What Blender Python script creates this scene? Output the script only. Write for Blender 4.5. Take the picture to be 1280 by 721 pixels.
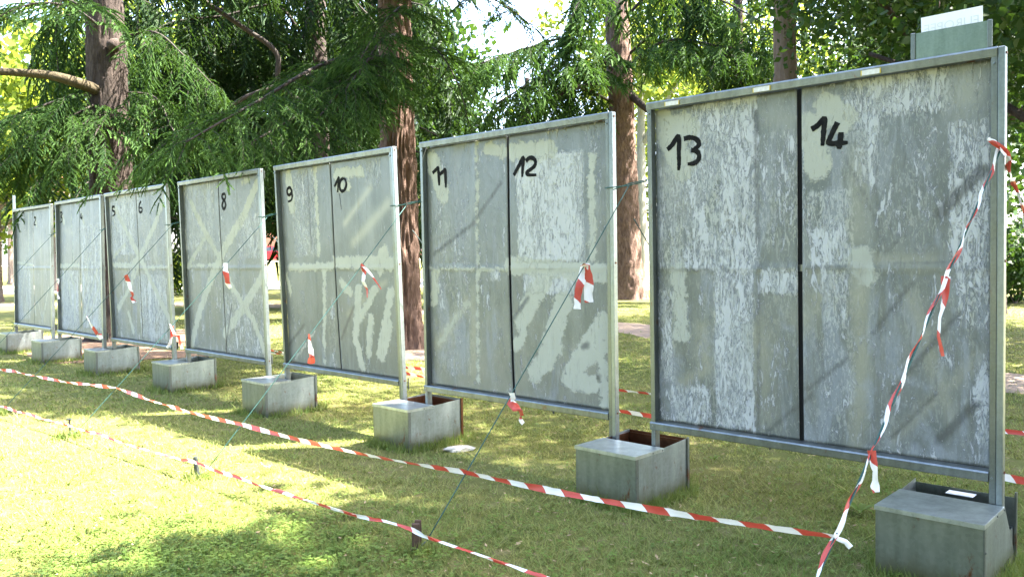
import bpy, math, random
import numpy as np
from mathutils import Vector, Matrix, noise as mnoise

R = math.radians
PI = math.pi
S = bpy.context.scene
COL = S.collection
for o in list(bpy.data.objects):
    bpy.data.objects.remove(o)

# ------------------------------------------------------------------ camera
F_PX, PITCH, ROLL, CAM_H = 1042.7, R(2.382), R(-0.951), 1.63
cam_d = bpy.data.cameras.new('camera')
cam = bpy.data.objects.new('camera', cam_d)
COL.objects.link(cam)
cam_d.sensor_width = 36.0
cam_d.lens = F_PX / 1280.0 * 36.0
cam_d.clip_start = 0.05
cam_d.clip_end = 3000
cam.matrix_world = (Matrix.Translation((0, 0, CAM_H)) @ Matrix.Rotation(PI/2 - PITCH, 4, 'X')
                    @ Matrix.Rotation(ROLL, 4, 'Z'))
S.camera = cam

# ------------------------------------------------------------------ sky, sun, exposure
TRAVEL = Vector((-0.60, -0.06, -1.0)).normalized()      # direction sunlight travels
SUN_EL = math.asin(-TRAVEL.z)
SUN_AZ = math.atan2(-TRAVEL.x, -TRAVEL.y)               # clockwise from +Y
w = bpy.data.worlds.new('World')
S.world = w
w.use_nodes = True
nt = w.node_tree
nt.nodes.clear()
sky = nt.nodes.new('ShaderNodeTexSky')
sky.sky_type = 'NISHITA'
sky.sun_disc = False
sky.sun_elevation = SUN_EL
sky.sun_rotation = SUN_AZ
sky.air_density = 0.9
sky.dust_density = 3.0
sky.ozone_density = 1.0
bg = nt.nodes.new('ShaderNodeBackground')
bg.inputs[1].default_value = 0.135
wo = nt.nodes.new('ShaderNodeOutputWorld')
nt.links.new(sky.outputs[0], bg.inputs[0])
nt.links.new(bg.outputs[0], wo.inputs[0])
sun_d = bpy.data.lights.new('sun', 'SUN')
sun_d.energy = 5.0
sun_d.angle = R(0.6)
sun_d.color = (1.0, 0.94, 0.84)
sun = bpy.data.objects.new('sun', sun_d)
COL.objects.link(sun)
sun.location = (30, -5, 40)
sun.rotation_euler = TRAVEL.to_track_quat('-Z', 'Y').to_euler()
S.view_settings.view_transform = 'Standard'
S.view_settings.look = 'None'
S.view_settings.gamma = 1.0
S.view_settings.use_curve_mapping = False
S.view_settings.exposure = 3.64

# ------------------------------------------------------------------ photo pixel -> place
def ray(x, y):
    u, v = x - 640.0, y - 360.5
    a = u*math.cos(ROLL) + v*math.sin(ROLL)
    b = -u*math.sin(ROLL) + v*math.cos(ROLL)
    X, Zc = a/F_PX, -b/F_PX
    return Vector((X, math.cos(PITCH) + Zc*math.sin(PITCH), -math.sin(PITCH) + Zc*math.cos(PITCH)))
CAMP = Vector((0, 0, CAM_H))
def at_z(x, y, z=0.0):
    d = ray(x, y)
    return CAMP + d*((z - CAM_H)/d.z)
def at_y(x, y, Y):
    d = ray(x, y)
    return CAMP + d*(Y/d.y)

# ------------------------------------------------------------------ mesh helpers
def link(name, me, mats=(), parent=None):
    o = bpy.data.objects.new(name, me)
    COL.objects.link(o)
    if me is not None:
        for m in (mats if isinstance(mats, (list, tuple)) else [mats]):
            if m: me.materials.append(m)
    if parent: o.parent = parent
    return o
def tag(o, label, cat, group=None):
    o['label'] = label
    o['category'] = cat
    if group: o['group'] = group
    return o
def empty(name, loc, rot=(0, 0, 0)):
    o = bpy.data.objects.new(name, None)
    COL.objects.link(o)
    o.location = loc
    o.rotation_euler = rot
    o.empty_display_size = 0.2
    return o
def np_mesh(name, V, T, mat_idx=None, smooth=False, attrs=None):
    V = np.ascontiguousarray(V, dtype=np.float32)
    T = np.ascontiguousarray(T, dtype=np.int32)
    k = T.shape[1]
    me = bpy.data.meshes.new(name)
    me.vertices.add(len(V)); me.vertices.foreach_set('co', V.ravel())
    me.loops.add(T.size); me.loops.foreach_set('vertex_index', T.ravel())
    me.polygons.add(len(T))
    me.polygons.foreach_set('loop_start', np.arange(0, T.size, k, dtype=np.int32))
    if mat_idx is not None:
        me.polygons.foreach_set('material_index', np.ascontiguousarray(mat_idx, dtype=np.int32))
    me.polygons.foreach_set('use_smooth', np.full(len(T), smooth, dtype=bool))
    for n, a in (attrs or {}).items():
        at = me.attributes.new(n, 'FLOAT', 'POINT')
        at.data.foreach_set('value', np.ascontiguousarray(a, dtype=np.float32))
    me.update(calc_edges=True)
    return me

class MB:
    def __init__(s): s.v = []; s.f = []; s.m = []; s.uv = []
    def add(s, vs, fs, m=0):
        b = len(s.v)
        s.v += [tuple(v) for v in vs]
        for f in fs:
            s.f.append([b+i for i in f]); s.m.append(m)
    def box(s, x0, x1, y0, y1, z0, z1, m=0, bev=0.0):
        if bev <= 0:
            vs = [(x, y, z) for z in (z0, z1) for y in (y0, y1) for x in (x0, x1)]
            s.add(vs, [(0, 2, 3, 1), (4, 5, 7, 6), (0, 1, 5, 4), (2, 6, 7, 3), (0, 4, 6, 2), (1, 3, 7, 5)], m)
            return
        b = bev; vs = []; idx = {}
        X, Y, Z = (x0, x1), (y0, y1), (z0, z1)
        for i in (0, 1):
            for j in (0, 1):
                for k in (0, 1):
                    sx, sy, sz = (b if i == 0 else -b), (b if j == 0 else -b), (b if k == 0 else -b)
                    for ax in range(3):
                        p = [X[i]+sx, Y[j]+sy, Z[k]+sz]
                        p[ax] = (X[i], Y[j], Z[k])[ax]
                        idx[(i, j, k, ax)] = len(vs); vs.append(p)
        fs = []
        q = [(0, 0), (1, 0), (1, 1), (0, 1)]
        for e in (0, 1):
            fs.append([idx[(e, a, c, 0)] for a, c in q][::(1 if e else -1)])
            fs.append([idx[(a, e, c, 1)] for a, c in q][::(-1 if e else 1)])
            fs.append([idx[(a, c, e, 2)] for a, c in q][::(1 if e else -1)])
        for i in (0, 1):
            for j in (0, 1):
                fl = (i == j)
                f = [idx[(i, j, 0, 0)], idx[(i, j, 0, 1)], idx[(i, j, 1, 1)], idx[(i, j, 1, 0)]]; fs.append(f if fl else f[::-1])
                f = [idx[(i, 0, j, 0)], idx[(i, 1, j, 0)], idx[(i, 1, j, 2)], idx[(i, 0, j, 2)]]; fs.append(f if fl else f[::-1])
                f = [idx[(0, i, j, 1)], idx[(0, i, j, 2)], idx[(1, i, j, 2)], idx[(1, i, j, 1)]]; fs.append(f if fl else f[::-1])
                for k in (0, 1):
                    f = [idx[(i, j, k, a)] for a in range(3)]
                    fs.append(f if (i+j+k) % 2 == 1 else f[::-1])
        s.add(vs, fs, m)
    def tube(s, pts, rad, n=8, m=0, cap=True):
        pts = [Vector(p) for p in pts]
        if not isinstance(rad, (list, tuple)): rad = [rad]*len(pts)
        b = len(s.v)
        up = Vector((0.31, 0.21, 0.93)).normalized()
        t0 = (pts[1]-pts[0]).normalized()
        nn = (up - t0*up.dot(t0)).normalized()
        for i, p in enumerate(pts):
            t = (pts[min(i+1, len(pts)-1)] - pts[max(i-1, 0)]).normalized()
            nn = (nn - t*nn.dot(t)).normalized()
            bb = t.cross(nn)
            for k in range(n):
                a = 2*PI*k/n
                s.v.append(tuple(p + (nn*math.cos(a) + bb*math.sin(a))*rad[i]))
        for i in range(len(pts)-1):
            for k in range(n):
                k2 = (k+1) % n
                s.f.append([b+i*n+k, b+i*n+k2, b+(i+1)*n+k2, b+(i+1)*n+k]); s.m.append(m)
        if cap:
            s.f.append([b+k for k in range(n)][::-1]); s.m.append(m)
            e = b+(len(pts)-1)*n
            s.f.append([e+k for k in range(n)]); s.m.append(m)
    def mesh(s, name, smooth=False):
        me = bpy.data.meshes.new(name)
        me.from_pydata(s.v, [], s.f)
        me.polygons.foreach_set('material_index', s.m)
        me.polygons.foreach_set('use_smooth', [smooth]*len(s.f))
        me.update()
        return me
    def build(s, name, mats, parent=None, smooth=False):
        return link(name, s.mesh(name, smooth), mats, parent)

# ------------------------------------------------------------------ materials
class NT:
    def __init__(s, name):
        s.m = bpy.data.materials.new(name); s.m.use_nodes = True
        s.t = s.m.node_tree; s.t.nodes.clear()
        s.out = s.n('ShaderNodeOutputMaterial')
    def n(s, typ, **kw):
        nd = s.t.nodes.new(typ)
        for k, v in kw.items(): setattr(nd, k, v)
        return nd
    def l(s, a, b): s.t.links.new(a, b)
    def v(s, sock, val):
        if hasattr(val, 'is_output') or isinstance(val, bpy.types.NodeSocket): s.l(val, sock)
        elif isinstance(val, (tuple, list)) and len(val) == 3 and sock.type == 'RGBA': sock.default_value = (*val, 1)
        else: sock.default_value = val
    def math(s, op, a, b=0.0, c=0.0, clamp=False):
        nd = s.n('ShaderNodeMath', operation=op, use_clamp=clamp)
        s.v(nd.inputs[0], a); s.v(nd.inputs[1], b); s.v(nd.inputs[2], c)
        return nd.outputs[0]
    def mix(s, f, a, b):
        nd = s.n('ShaderNodeMix', data_type='RGBA')
        s.v(nd.inputs[0], f); s.v(nd.inputs[6], a); s.v(nd.inputs[7], b)
        return nd.outputs[2]
    def step(s, x, lo, hi):
        nd = s.n('ShaderNodeMapRange', interpolation_type='SMOOTHSTEP')
        s.v(nd.inputs[0], x); s.v(nd.inputs[1], lo); s.v(nd.inputs[2], hi)
        return nd.outputs[0]
    def coords(s, scale=(1, 1, 1), kind='Object', loc=(0, 0, 0)):
        tc = s.n('ShaderNodeTexCoord'); mp = s.n('ShaderNodeMapping')
        s.l(tc.outputs[kind], mp.inputs[0]); mp.inputs[3].default_value = scale; mp.inputs[1].default_value = loc
        return mp.outputs[0]
    def noise(s, vec, scale, detail=5.0, rough=0.55, dist=0.0):
        nd = s.n('ShaderNodeTexNoise')
        if vec is not None: s.l(vec, nd.inputs['Vector'])
        nd.inputs['Scale'].default_value = scale; nd.inputs['Detail'].default_value = detail
        nd.inputs['Roughness'].default_value = rough; nd.inputs['Distortion'].default_value = dist
        return nd.outputs[0]
    def attr(s, name):
        return s.n('ShaderNodeAttribute', attribute_name=name).outputs['Fac']
    def bump(s, h, strength=0.3, dist=0.01):
        nd = s.n('ShaderNodeBump'); nd.inputs[0].default_value = strength; nd.inputs[1].default_value = dist
        s.l(h, nd.inputs['Height']); return nd.outputs[0]
    def pbsdf(s, col, rough=0.6, metal=0.0, normal=None, spec=0.5):
        nd = s.n('ShaderNodeBsdfPrincipled')
        s.v(nd.inputs['Base Color'], col); s.v(nd.inputs['Roughness'], rough); s.v(nd.inputs['Metallic'], metal)
        nd.inputs['Specular IOR Level'].default_value = spec
        if normal is not None: s.l(normal, nd.inputs['Normal'])
        s.l(nd.outputs[0], s.out.inputs[0])
        return nd

def simple(name, col, col2=None, scale=8.0, rough=0.7, metal=0.0, bump=0.2, stretch=(1, 1, 1), bd=0.005, spec=0.4):
    k = NT(name)
    c = k.coords(stretch)
    nz = k.noise(c, scale, 6.0, 0.6)
    f = k.step(nz, 0.32, 0.68)
    k.pbsdf(k.mix(f, col, col2 or tuple(x*0.7 for x in col)), rough, metal, k.bump(nz, bump, bd), spec)
    return k.m

def galv(name, tint=(0.206, 0.226, 0.216), dark=(0.120, 0.134, 0.127), rust=0.0, scale=1.0, dirt=True):
    k = NT(name)
    c = k.coords((1, 1, 0.45))
    c2 = k.coords((1, 1, 1))
    n1 = k.noise(k.coords((1, 1, .12)), 11*scale, 5, 0.55, 0.3)
    n2 = k.noise(c2, 60*scale, 3, 0.6)
    vo = k.n('ShaderNodeTexVoronoi'); k.l(c2, vo.inputs['Vector']); vo.inputs['Scale'].default_value = 55*scale
    col = k.mix(k.step(n1, 0.2, 0.8), dark, tint)
    col = k.mix(k.math('MULTIPLY', k.step(vo.outputs['Color'], 0.1, 0.9), 0.15), col, tuple(min(1, x*1.5) for x in tint))
    sp = k.step(k.noise(c2, 34*scale, 4, 0.7), 0.66, 0.72)
    col = k.mix(k.math('MULTIPLY', sp, 0.3), col, (0.42, 0.44, 0.42))
    if dirt:
        sd = k.n('ShaderNodeSeparateXYZ'); tc = k.n('ShaderNodeTexCoord'); k.l(tc.outputs['Object'], sd.inputs[0])
        splash = k.math('ADD', sd.outputs[2], k.math('MULTIPLY', k.noise(k.coords((1, 1, .35)), 9, 5, .7), -0.16))
        col = k.mix(k.math('MULTIPLY', k.step(splash, 0.075, -0.06), 0.8), col, (0.14, 0.13, 0.075))
        alg = k.step(k.noise(k.coords((1, 1, .6), loc=(3, 1, 7)), 5, 6, .7), 0.5, 0.72)
        col = k.mix(k.math('MULTIPLY', alg, 0.35), col, (0.15, 0.17, 0.11))
    if rust:
        rm = k.step(k.noise(k.coords((1, 1, .5), loc=(9, 4, 2)), 6, 8, .7), 0.62-rust*0.35, 0.70-rust*0.3)
        col = k.mix(rm, col, k.mix(k.noise(c2, 30), (0.10, 0.035, 0.015), (0.22, 0.10, 0.05)))
    k.pbsdf(col, k.math('ADD', k.math('MULTIPLY', n2, 0.25), 0.22), 0.82, k.bump(k.noise(c2, 3.5, 2), 0.3, 0.012))
    return k.m

def sheet_mat():
    k = NT('weathered_zinc_sheet')
    oi = k.n('ShaderNodeObjectInfo')
    rv = oi.outputs['Random']
    tc = k.n('ShaderNodeTexCoord')
    off = k.n('ShaderNodeVectorMath', operation='ADD'); k.l(tc.outputs['Object'], off.inputs[0])
    cb = k.n('ShaderNodeCombineXYZ'); k.l(k.math('MULTIPLY', rv, 37.0), cb.inputs[0]); k.l(k.math('MULTIPLY', rv, 91.0), cb.inputs[2])
    k.l(cb.outputs[0], off.inputs[1])
    def mp(sc):
        m = k.n('ShaderNodeMapping'); k.l(off.outputs[0], m.inputs[0]); m.inputs[3].default_value = sc; return m.outputs[0]
    cv = mp((1, 1, 0.2)); ci = mp((1, 1, 1)); cs = mp((1, 1, 0.3))
    big = k.noise(ci, 2.2, 5, 0.6, 0.5)
    vert = k.noise(cv, 9, 6, 0.6, 0.4)
    col = k.mix(k.step(big, 0.3, 0.7), (0.124, 0.138, 0.132), (0.170, 0.182, 0.176))
    col = k.mix(k.math('MULTIPLY', k.step(vert, 0.42, 0.75), 0.45), col, (0.240, 0.258, 0.256))
    col = k.mix(k.math('MULTIPLY', k.step(k.noise(cv, 5, 6, .7, .8), 0.52, 0.75), 0.35), col, (0.096, 0.106, 0.098))
    # bluish film left by old poster glue, torn paper flakes on top of it
    film = k.noise(cs, 4.5, 8, 0.7, 0.7)
    pap = k.attr('paper')
    filmm = k.step(k.math('ADD', film, k.math('MULTIPLY', pap, 0.24)), 0.60, 0.72)
    col = k.mix(k.math('MULTIPLY', filmm, 0.75), col, k.mix(vert, (0.196, 0.212, 0.217), (0.264, 0.280, 0.282)))
    fl = k.noise(cs, 24, 9, 0.75, 1.8)
    fl2 = k.noise(cv, 7, 6, 0.65, 1.2)
    fx = k.math('ADD', k.math('MULTIPLY', fl, 0.6), k.math('MULTIPLY', fl2, 0.4))
    fx = k.math('ADD', fx, k.math('MULTIPLY', pap, 0.165))
    flake = k.step(fx, 0.618, 0.645)
    wr = k.noise(mp((1, 1, .26)), 19, 5, .6, 1.4)
    wl = k.math('ABSOLUTE', k.math('SUBTRACT', wr, .5))
    brk = k.step(k.noise(ci, 9, 4, .6), .42, .58)
    ck = k.math('SUBTRACT', 1.0, k.math('MULTIPLY', k.step(wl, .05, .012), brk))
    flake = k.math('MULTIPLY', flake, k.math('ADD', k.math('MULTIPLY', ck, 0.85), 0.15))
    edge = k.math('MULTIPLY', k.step(fx, 0.595, 0.618), k.math('SUBTRACT', 1.0, flake))
    col = k.mix(k.math('MULTIPLY', edge, k.math('MULTIPLY', pap, 0.6, clamp=True)), col, (0.088, 0.096, 0.093))
    col = k.mix(k.math('MULTIPLY', flake, 0.9), col, k.mix(k.noise(ci, 11, 4), (0.392, 0.400, 0.395), (0.512, 0.514, 0.508)))
    # finer crumbs of paper left between the large flakes
    ff = k.math('ADD', k.noise(mp((1, 1, .33)), 62, 7, .7, 1.2), k.math('MULTIPLY', pap, 0.14))
    ff = k.math('ADD', ff, k.math('MULTIPLY', k.math('SUBTRACT', k.noise(cs, 6, 4, .6), .5), .25))
    crumb = k.step(ff, .60, .635)
    col = k.mix(k.math('MULTIPLY', crumb, k.math('MULTIPLY', k.step(pap, .12, .85), 0.62)), col, k.mix(vert, (0.385, 0.398, 0.368), (0.500, 0.507, 0.454)))
    # brushed-on putty coloured paint
    pn = k.math('ADD', k.math('MULTIPLY', k.math('SUBTRACT', k.noise(ci, 16, 6, .7), .5), 0.15),
                k.math('MULTIPLY', k.math('SUBTRACT', k.noise(mp((1, 1, 1)), 60, 3, .6), .5), 0.02))
    pf = k.math('ADD', k.attr('putty'), pn)
    pm = k.step(pf, -0.008, 0.016)
    worn = k.math('ADD', k.math('MULTIPLY', k.step(k.noise(cv, 20, 5, .7), 0.28, 0.44), 0.45), 0.55)
    pcol = k.mix(k.noise(ci, 9, 5, .6), (0.335, 0.342, 0.272), (0.425, 0.43, 0.352))
    col = k.mix(k.math('MULTIPLY', k.math('MULTIPLY', pm, worn), 0.92), col, pcol)
    # thin sprayed haze of the same paint
    col = k.mix(k.math('MULTIPLY', k.attr('spray'), 0.75, clamp=True), col, (0.296, 0.297, 0.240))
    # dark scrapes, plus the ridge's shade line painted in with its stains
    df = k.math('ADD', k.attr('dark'), k.math('MULTIPLY', k.math('SUBTRACT', k.noise(ci, 22, 6, .75), .5), 0.045))
    dm = k.step(df, -0.012, 0.022)
    col = k.mix(k.math('MULTIPLY', dm, 0.8), col, (0.084, 0.088, 0.084))
    # rust specks
    rs = k.step(k.noise(ci, 26, 7, .75), 0.70, 0.76)
    col = k.mix(k.math('MULTIPLY', rs, 0.55), col, (0.120, 0.068, 0.042))
    # fine vertical scratches and specks of white
    sc1 = k.step(k.noise(mp((1, 1, .08)), 70, 4, .6, .3), .64, .70)
    col = k.mix(k.math('MULTIPLY', sc1, 0.35), col, (0.336, 0.348, 0.353))
    sc2 = k.step(k.noise(mp((1, 1, .10)), 55, 4, .6, .4), .63, .70)
    col = k.mix(k.math('MULTIPLY', sc2, 0.4), col, (0.080, 0.086, 0.084))
    wsp = k.step(k.noise(ci, 70, 3, .6), .69, .74)
    col = k.mix(k.math('MULTIPLY', wsp, 0.7), col, (0.480, 0.484, 0.487))
    cover = k.math('MAXIMUM', k.math('MAXIMUM', flake, pm), k.math('MULTIPLY', filmm, .8))
    metal = k.math('MULTIPLY', k.math('SUBTRACT', 1.0, cover), 0.4)
    h = k.math('ADD', k.math('ADD', k.math('MULTIPLY', flake, 0.7), k.math('MULTIPLY', pm, .3)),
               k.math('ADD', k.math('MULTIPLY', ck, k.math('MULTIPLY', pap, 0.45)), k.math('MULTIPLY', vert, .25)))
    k.pbsdf(col, k.math('ADD', k.math('MULTIPLY', cover, 0.2), 0.42), metal, k.bump(h, 0.8, 0.004), 0.4)
    return k.m

def leaf_mat(name, a, b, trans, tfac=0.45, rough=0.55):
    k = NT(name)
    t = k.attr('tint')
    col = k.mix(t, a, b)
    p = k.n('ShaderNodeBsdfPrincipled')
    k.l(col, p.inputs['Base Color']); p.inputs['Roughness'].default_value = rough; p.inputs['Specular IOR Level'].default_value = 0.15
    tr = k.n('ShaderNodeBsdfTranslucent'); k.l(k.mix(t, trans, tuple(x*1.35 for x in trans)), tr.inputs[0])
    mx = k.n('ShaderNodeMixShader'); mx.inputs[0].default_value = tfac
    k.l(p.outputs[0], mx.inputs[1]); k.l(tr.outputs[0], mx.inputs[2]); k.l(mx.outputs[0], k.out.inputs[0])
    return k.m

def bark_mat(name, a, b, lichen=None):
    k = NT(name)
    c = k.coords((1, 1, 0.28))
    n1 = k.noise(c, 16, 8, 0.7, 0.6); n2 = k.noise(k.coords((1, 1, .6)), 4, 4)
    col = k.mix(k.step(n1, .3, .7), a, b)
    col = k.mix(k.math('MULTIPLY', n2, .5), col, tuple(x*0.65 for x in a))
    if lichen:
        col = k.mix(k.math('MULTIPLY', k.step(k.noise(k.coords((1, 1, .8)), 7, 6, .7), .55, .68), .7), col, lichen)
    k.pbsdf(col, 0.9, 0, k.bump(n1, 1.0, 0.06), 0.15)
    return k.m

def tape_mat():
    k = NT('red_white_tape')
    u = k.attr('along'); v = k.attr('across')
    x = k.math('ADD', k.math('MULTIPLY', u, 1/0.25), k.math('MULTIPLY', v, 0.07))
    fr = k.math('FRACT', x)
    m = k.math('GREATER_THAN', fr, 0.5)
    red = k.mix(k.noise(k.coords(), 5, 4), (0.46, 0.045, 0.03), (0.55, 0.09, 0.06))
    col = k.mix(m, (0.80, 0.79, 0.77), red)
    p = k.n('ShaderNodeBsdfPrincipled'); k.l(col, p.inputs['Base Color']); p.inputs['Roughness'].default_value = 0.38
    tr = k.n('ShaderNodeBsdfTranslucent'); k.l(col, tr.inputs[0])
    mx = k.n('ShaderNodeMixShader'); mx.inputs[0].default_value = 0.22
    k.l(p.outputs[0], mx.inputs[1]); k.l(tr.outputs[0], mx.inputs[2]); k.l(mx.outputs[0], k.out.inputs[0])
    return k.m

def ground_mat():
    k = NT('lawn_soil')
    c = k.coords()
    a = k.noise(c, 0.5, 6, .6); b = k.noise(c, 7, 6, .65); f = k.noise(c, 45, 5, .7)
    col = k.mix(k.step(a, .35, .65), (0.14, 0.135, 0.040), (0.11, 0.135, 0.032))
    col = k.mix(k.math('MULTIPLY', k.step(b, .5, .7), .8), col, (0.20, 0.165, 0.085))
    col = k.mix(k.math('MULTIPLY', k.step(f, .3, .7), .5), col, (0.085, 0.08, 0.03))
    k.pbsdf(col, 0.95, 0, k.bump(k.math('ADD', b, f), 0.6, 0.03), 0.1)
    return k.m

M = {
 'sheet': sheet_mat(),
 'galv': galv('galvanised_frame', dirt=False, rust=.1, scale=1.6),
 'galvpost': galv('galvanised_post', (0.275, 0.312, 0.317), (0.180, 0.206, 0.211), dirt=False, scale=1.3),
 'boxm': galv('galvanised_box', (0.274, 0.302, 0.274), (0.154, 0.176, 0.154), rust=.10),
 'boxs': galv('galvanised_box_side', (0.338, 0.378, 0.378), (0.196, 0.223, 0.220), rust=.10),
 'lid': galv('galvanised_lid', (0.502, 0.538, 0.515), (0.287, 0.311, 0.293), dirt=False),  # paler tint puts the sky's brightness on the lids into the colour
 'rust': galv('rusty_inside', (0.17, 0.14, 0.11), (0.10, 0.075, 0.055), rust=0.9, dirt=False),
 'holder': galv('green_grey_holder', (0.240, 0.298, 0.250), (0.154, 0.202, 0.163), dirt=False, scale=2.0),
 'gap': simple('black_seam_bar', (0.012, 0.013, 0.012), (0.02, 0.02, 0.02), rough=.8),  # black bar behind the seam between the sheets
 'ink': simple('black_brush_paint', (0.008, 0.008, 0.008), (0.018, 0.018, 0.017), 30, rough=.9, spec=.1, bump=0),
 'card': simple('white_card', (0.80, 0.82, 0.84), (0.76, 0.78, 0.81), 5, rough=.5, bump=.02),
 'greyprint': simple('faded_print', (0.66, 0.68, 0.70), (0.62, 0.64, 0.66), 9, rough=.6, bump=0),
 'label': simple('white_sticker', (0.72, 0.70, 0.64), (0.6, 0.58, 0.52), 60, rough=.5, bump=.02),
 'yellow': simple('yellow_sticker_end', (0.62, 0.47, 0.06), (0.5, 0.36, 0.05), 60, rough=.5, bump=.02),
 'tape': tape_mat(),
 'rope': simple('green_cord', (0.012, 0.06, 0.052), (0.025, 0.085, 0.075), 80, rough=.7),
 'ropedark': simple('dark_cord', (0.03, 0.05, 0.05), (0.05, 0.08, 0.08), 80, rough=.7),
 'stakebrown': simple('rusty_brown_stake', (0.085, 0.05, 0.032), (0.045, 0.028, 0.02), 25, rough=.85, stretch=(1, 1, .3), bump=.6),
 'stakedark': simple('dark_iron_stake', (0.055, 0.065, 0.062), (0.03, 0.035, 0.035), 25, rough=.6, metal=.4, bump=.4),
 'ground': ground_mat(),
 'dirt': simple('bare_earth', (0.27, 0.20, 0.145), (0.20, 0.145, 0.10), 6, rough=.95, bump=.6, bd=.03),
 'litter': simple('leaf_litter_earth', (0.20, 0.125, 0.075), (0.12, 0.075, 0.045), 14, rough=.95, bump=.8, bd=.04),
 'gravel': simple('pale_gravel', (0.46, 0.43, 0.38), (0.38, 0.35, 0.31), 3, rough=.95, bump=.4),
 'deadleaf': simple('dry_leaf', (0.36, 0.27, 0.15), (0.20, 0.13, 0.07), 4, rough=.8, bump=0),
 'stone': simple('pale_broken_stone', (0.50, 0.47, 0.41), (0.38, 0.35, 0.30), 20, rough=.9, bump=.5),
 'grass': leaf_mat('grass_blades', (0.10, 0.175, 0.035), (0.31, 0.285, 0.105), (0.20, 0.24, 0.05), .35, .6),
 'weed': leaf_mat('weed_leaves', (0.085, 0.15, 0.022), (0.15, 0.21, 0.05), (0.16, 0.22, 0.03), .35, .45),
 'needle': leaf_mat('cedar_needles', (0.011, 0.033, 0.010), (0.085, 0.165, 0.036), (0.075, 0.155, 0.016), .22, .75),
 'needledark': leaf_mat('dark_needles', (0.008, 0.022, 0.008), (0.030, 0.068, 0.016), (0.05, 0.10, 0.010), .25, .6),
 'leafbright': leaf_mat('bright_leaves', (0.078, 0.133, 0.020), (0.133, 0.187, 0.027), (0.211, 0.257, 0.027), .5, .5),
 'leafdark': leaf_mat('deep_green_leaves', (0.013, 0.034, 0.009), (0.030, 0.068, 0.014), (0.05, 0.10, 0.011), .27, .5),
 'twig': simple('twig_bark', (0.04, 0.03, 0.023), (0.025, 0.02, 0.016), 20, rough=.9),
 'barkred': bark_mat('reddish_plated_bark', (0.105, 0.066, 0.052), (0.29, 0.195, 0.155)),
 'barkdark': bark_mat('dark_brown_bark', (0.042, 0.032, 0.028), (0.105, 0.082, 0.070)),
 'barkgrey': bark_mat('grey_brown_bark', (0.17, 0.13, 0.11), (0.25, 0.20, 0.17)),
 'barkpale': bark_mat('pale_mottled_bark', (0.42, 0.40, 0.33), (0.55, 0.53, 0.46), (0.30, 0.31, 0.22)),
 'limbmosslit': bark_mat('mossy_lit_limb_bark', (0.065, 0.052, 0.032), (0.13, 0.105, 0.065), (0.09, 0.095, 0.045)),  # mossy bark, its brown lightened for the light on the limb
}

# ------------------------------------------------------------------ ground and paths
def rise(y):
    t = min(max((y - 60)/20.0, 0), 1)
    return 1.25*t*t*(3-2*t)
ys = [-40, -10, 0, 5, 10, 20, 30, 42, 52, 58] + list(range(60, 82, 2)) + [90, 120, 200, 500, 1200]
xs = [-900, -300, -120, -60, -30, -15, -5, 0, 5, 15, 30, 60, 120, 300, 900]
V = [(x, y, rise(y)) for y in ys for x in xs]
nx = len(xs)
Fq = [(j*nx+i, j*nx+i+1, (j+1)*nx+i+1, (j+1)*nx+i) for j in range(len(ys)-1) for i in range(nx-1)]
gm = bpy.data.meshes.new('ground'); gm.from_pydata(V, [], Fq); gm.update()
g = link('ground', gm, M['ground']); g['kind'] = 'structure'

def strip(name, pts, widths, mat, z=0.004, kind='structure', seed=1, label=None):
    rng = random.Random(seed)
    P = []
    for i in range(len(pts)-1):
        a, b = Vector(pts[i]), Vector(pts[i+1])
        for k in range(8):
            t = k/8
            P.append((a.lerp(b, t), widths[i]*(1-t)+widths[i+1]*t))
    P.append((Vector(pts[-1]), widths[-1]))
    v = []; f = []
    for i, (p, wd) in enumerate(P):
        q = (P[min(i+1, len(P)-1)][0] - P[max(i-1, 0)][0]).normalized()
        nrm = Vector((-q.y, q.x))
        for sgn in (-1, 1):
            e = p + nrm*sgn*(wd/2 + rng.uniform(-.08, .08)*wd)
            v.append((e.x, e.y, rise(e.y)+z))
        if i: f.append((2*i-2, 2*i-1, 2*i+1, 2*i))
    me = bpy.data.meshes.new(name); me.from_pydata(v, [], f); me.update()
    o = link(name, me, mat); o['kind'] = kind
    return o
strip('dirt_path', [(16, 4.5), (9, 7.6), (5.9, 9.9), (4.2, 13), (2.6, 17.8), (-1, 23), (-9, 29), (-25, 34)], [1.5]*8, M['dirt'], .004, seed=3)
def sheet_strip(name, y0, y1, mat, z=.004):
    yy = [y0 + (y1-y0)*i/10 for i in range(11)]
    v = []; f = []
    for i, y in enumerate(yy):
        v += [(-150, y, rise(y)+z), (150, y, rise(y)+z)]
        if i: f.append((2*i-2, 2*i-1, 2*i+1, 2*i))
    me = bpy.data.meshes.new(name); me.from_pydata(v, [], f); me.update()
    o = link(name, me, mat); o['kind'] = 'structure'
sheet_strip('gravel_path', 43, 57, M['gravel'])
sheet_strip('road', 78, 96, M['gravel'])
def patch(name, cx, cy, rx, ry, mat, z=.008, seed=0):
    rng = random.Random(seed); n = 40
    v = [(cx, cy, z+.006)]
    for k in range(n):
        a = 2*PI*k/n; r = 1 + .22*math.sin(3*a+seed) + rng.uniform(-.1, .1)
        v.append((cx+rx*r*math.cos(a), cy+ry*r*math.sin(a), z))
    f = [(0, 1+k, 1+(k+1) % n) for k in range(n)]
    me = bpy.data.meshes.new(name); me.from_pydata(v, [], f); me.update()
    o = link(name, me, mat); o['kind'] = 'structure'
patch('bare_ground', -2.0, 14.0, 1.7, 1.5, M['dirt'], seed=2)
patch('bare_ground', -8.2, 16.8, 2.6, 2.4, M['litter'], seed=5)
patch('bare_ground', -6.6, 14.2, 1.6, 0.9, M['litter'], .010, seed=8)

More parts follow.
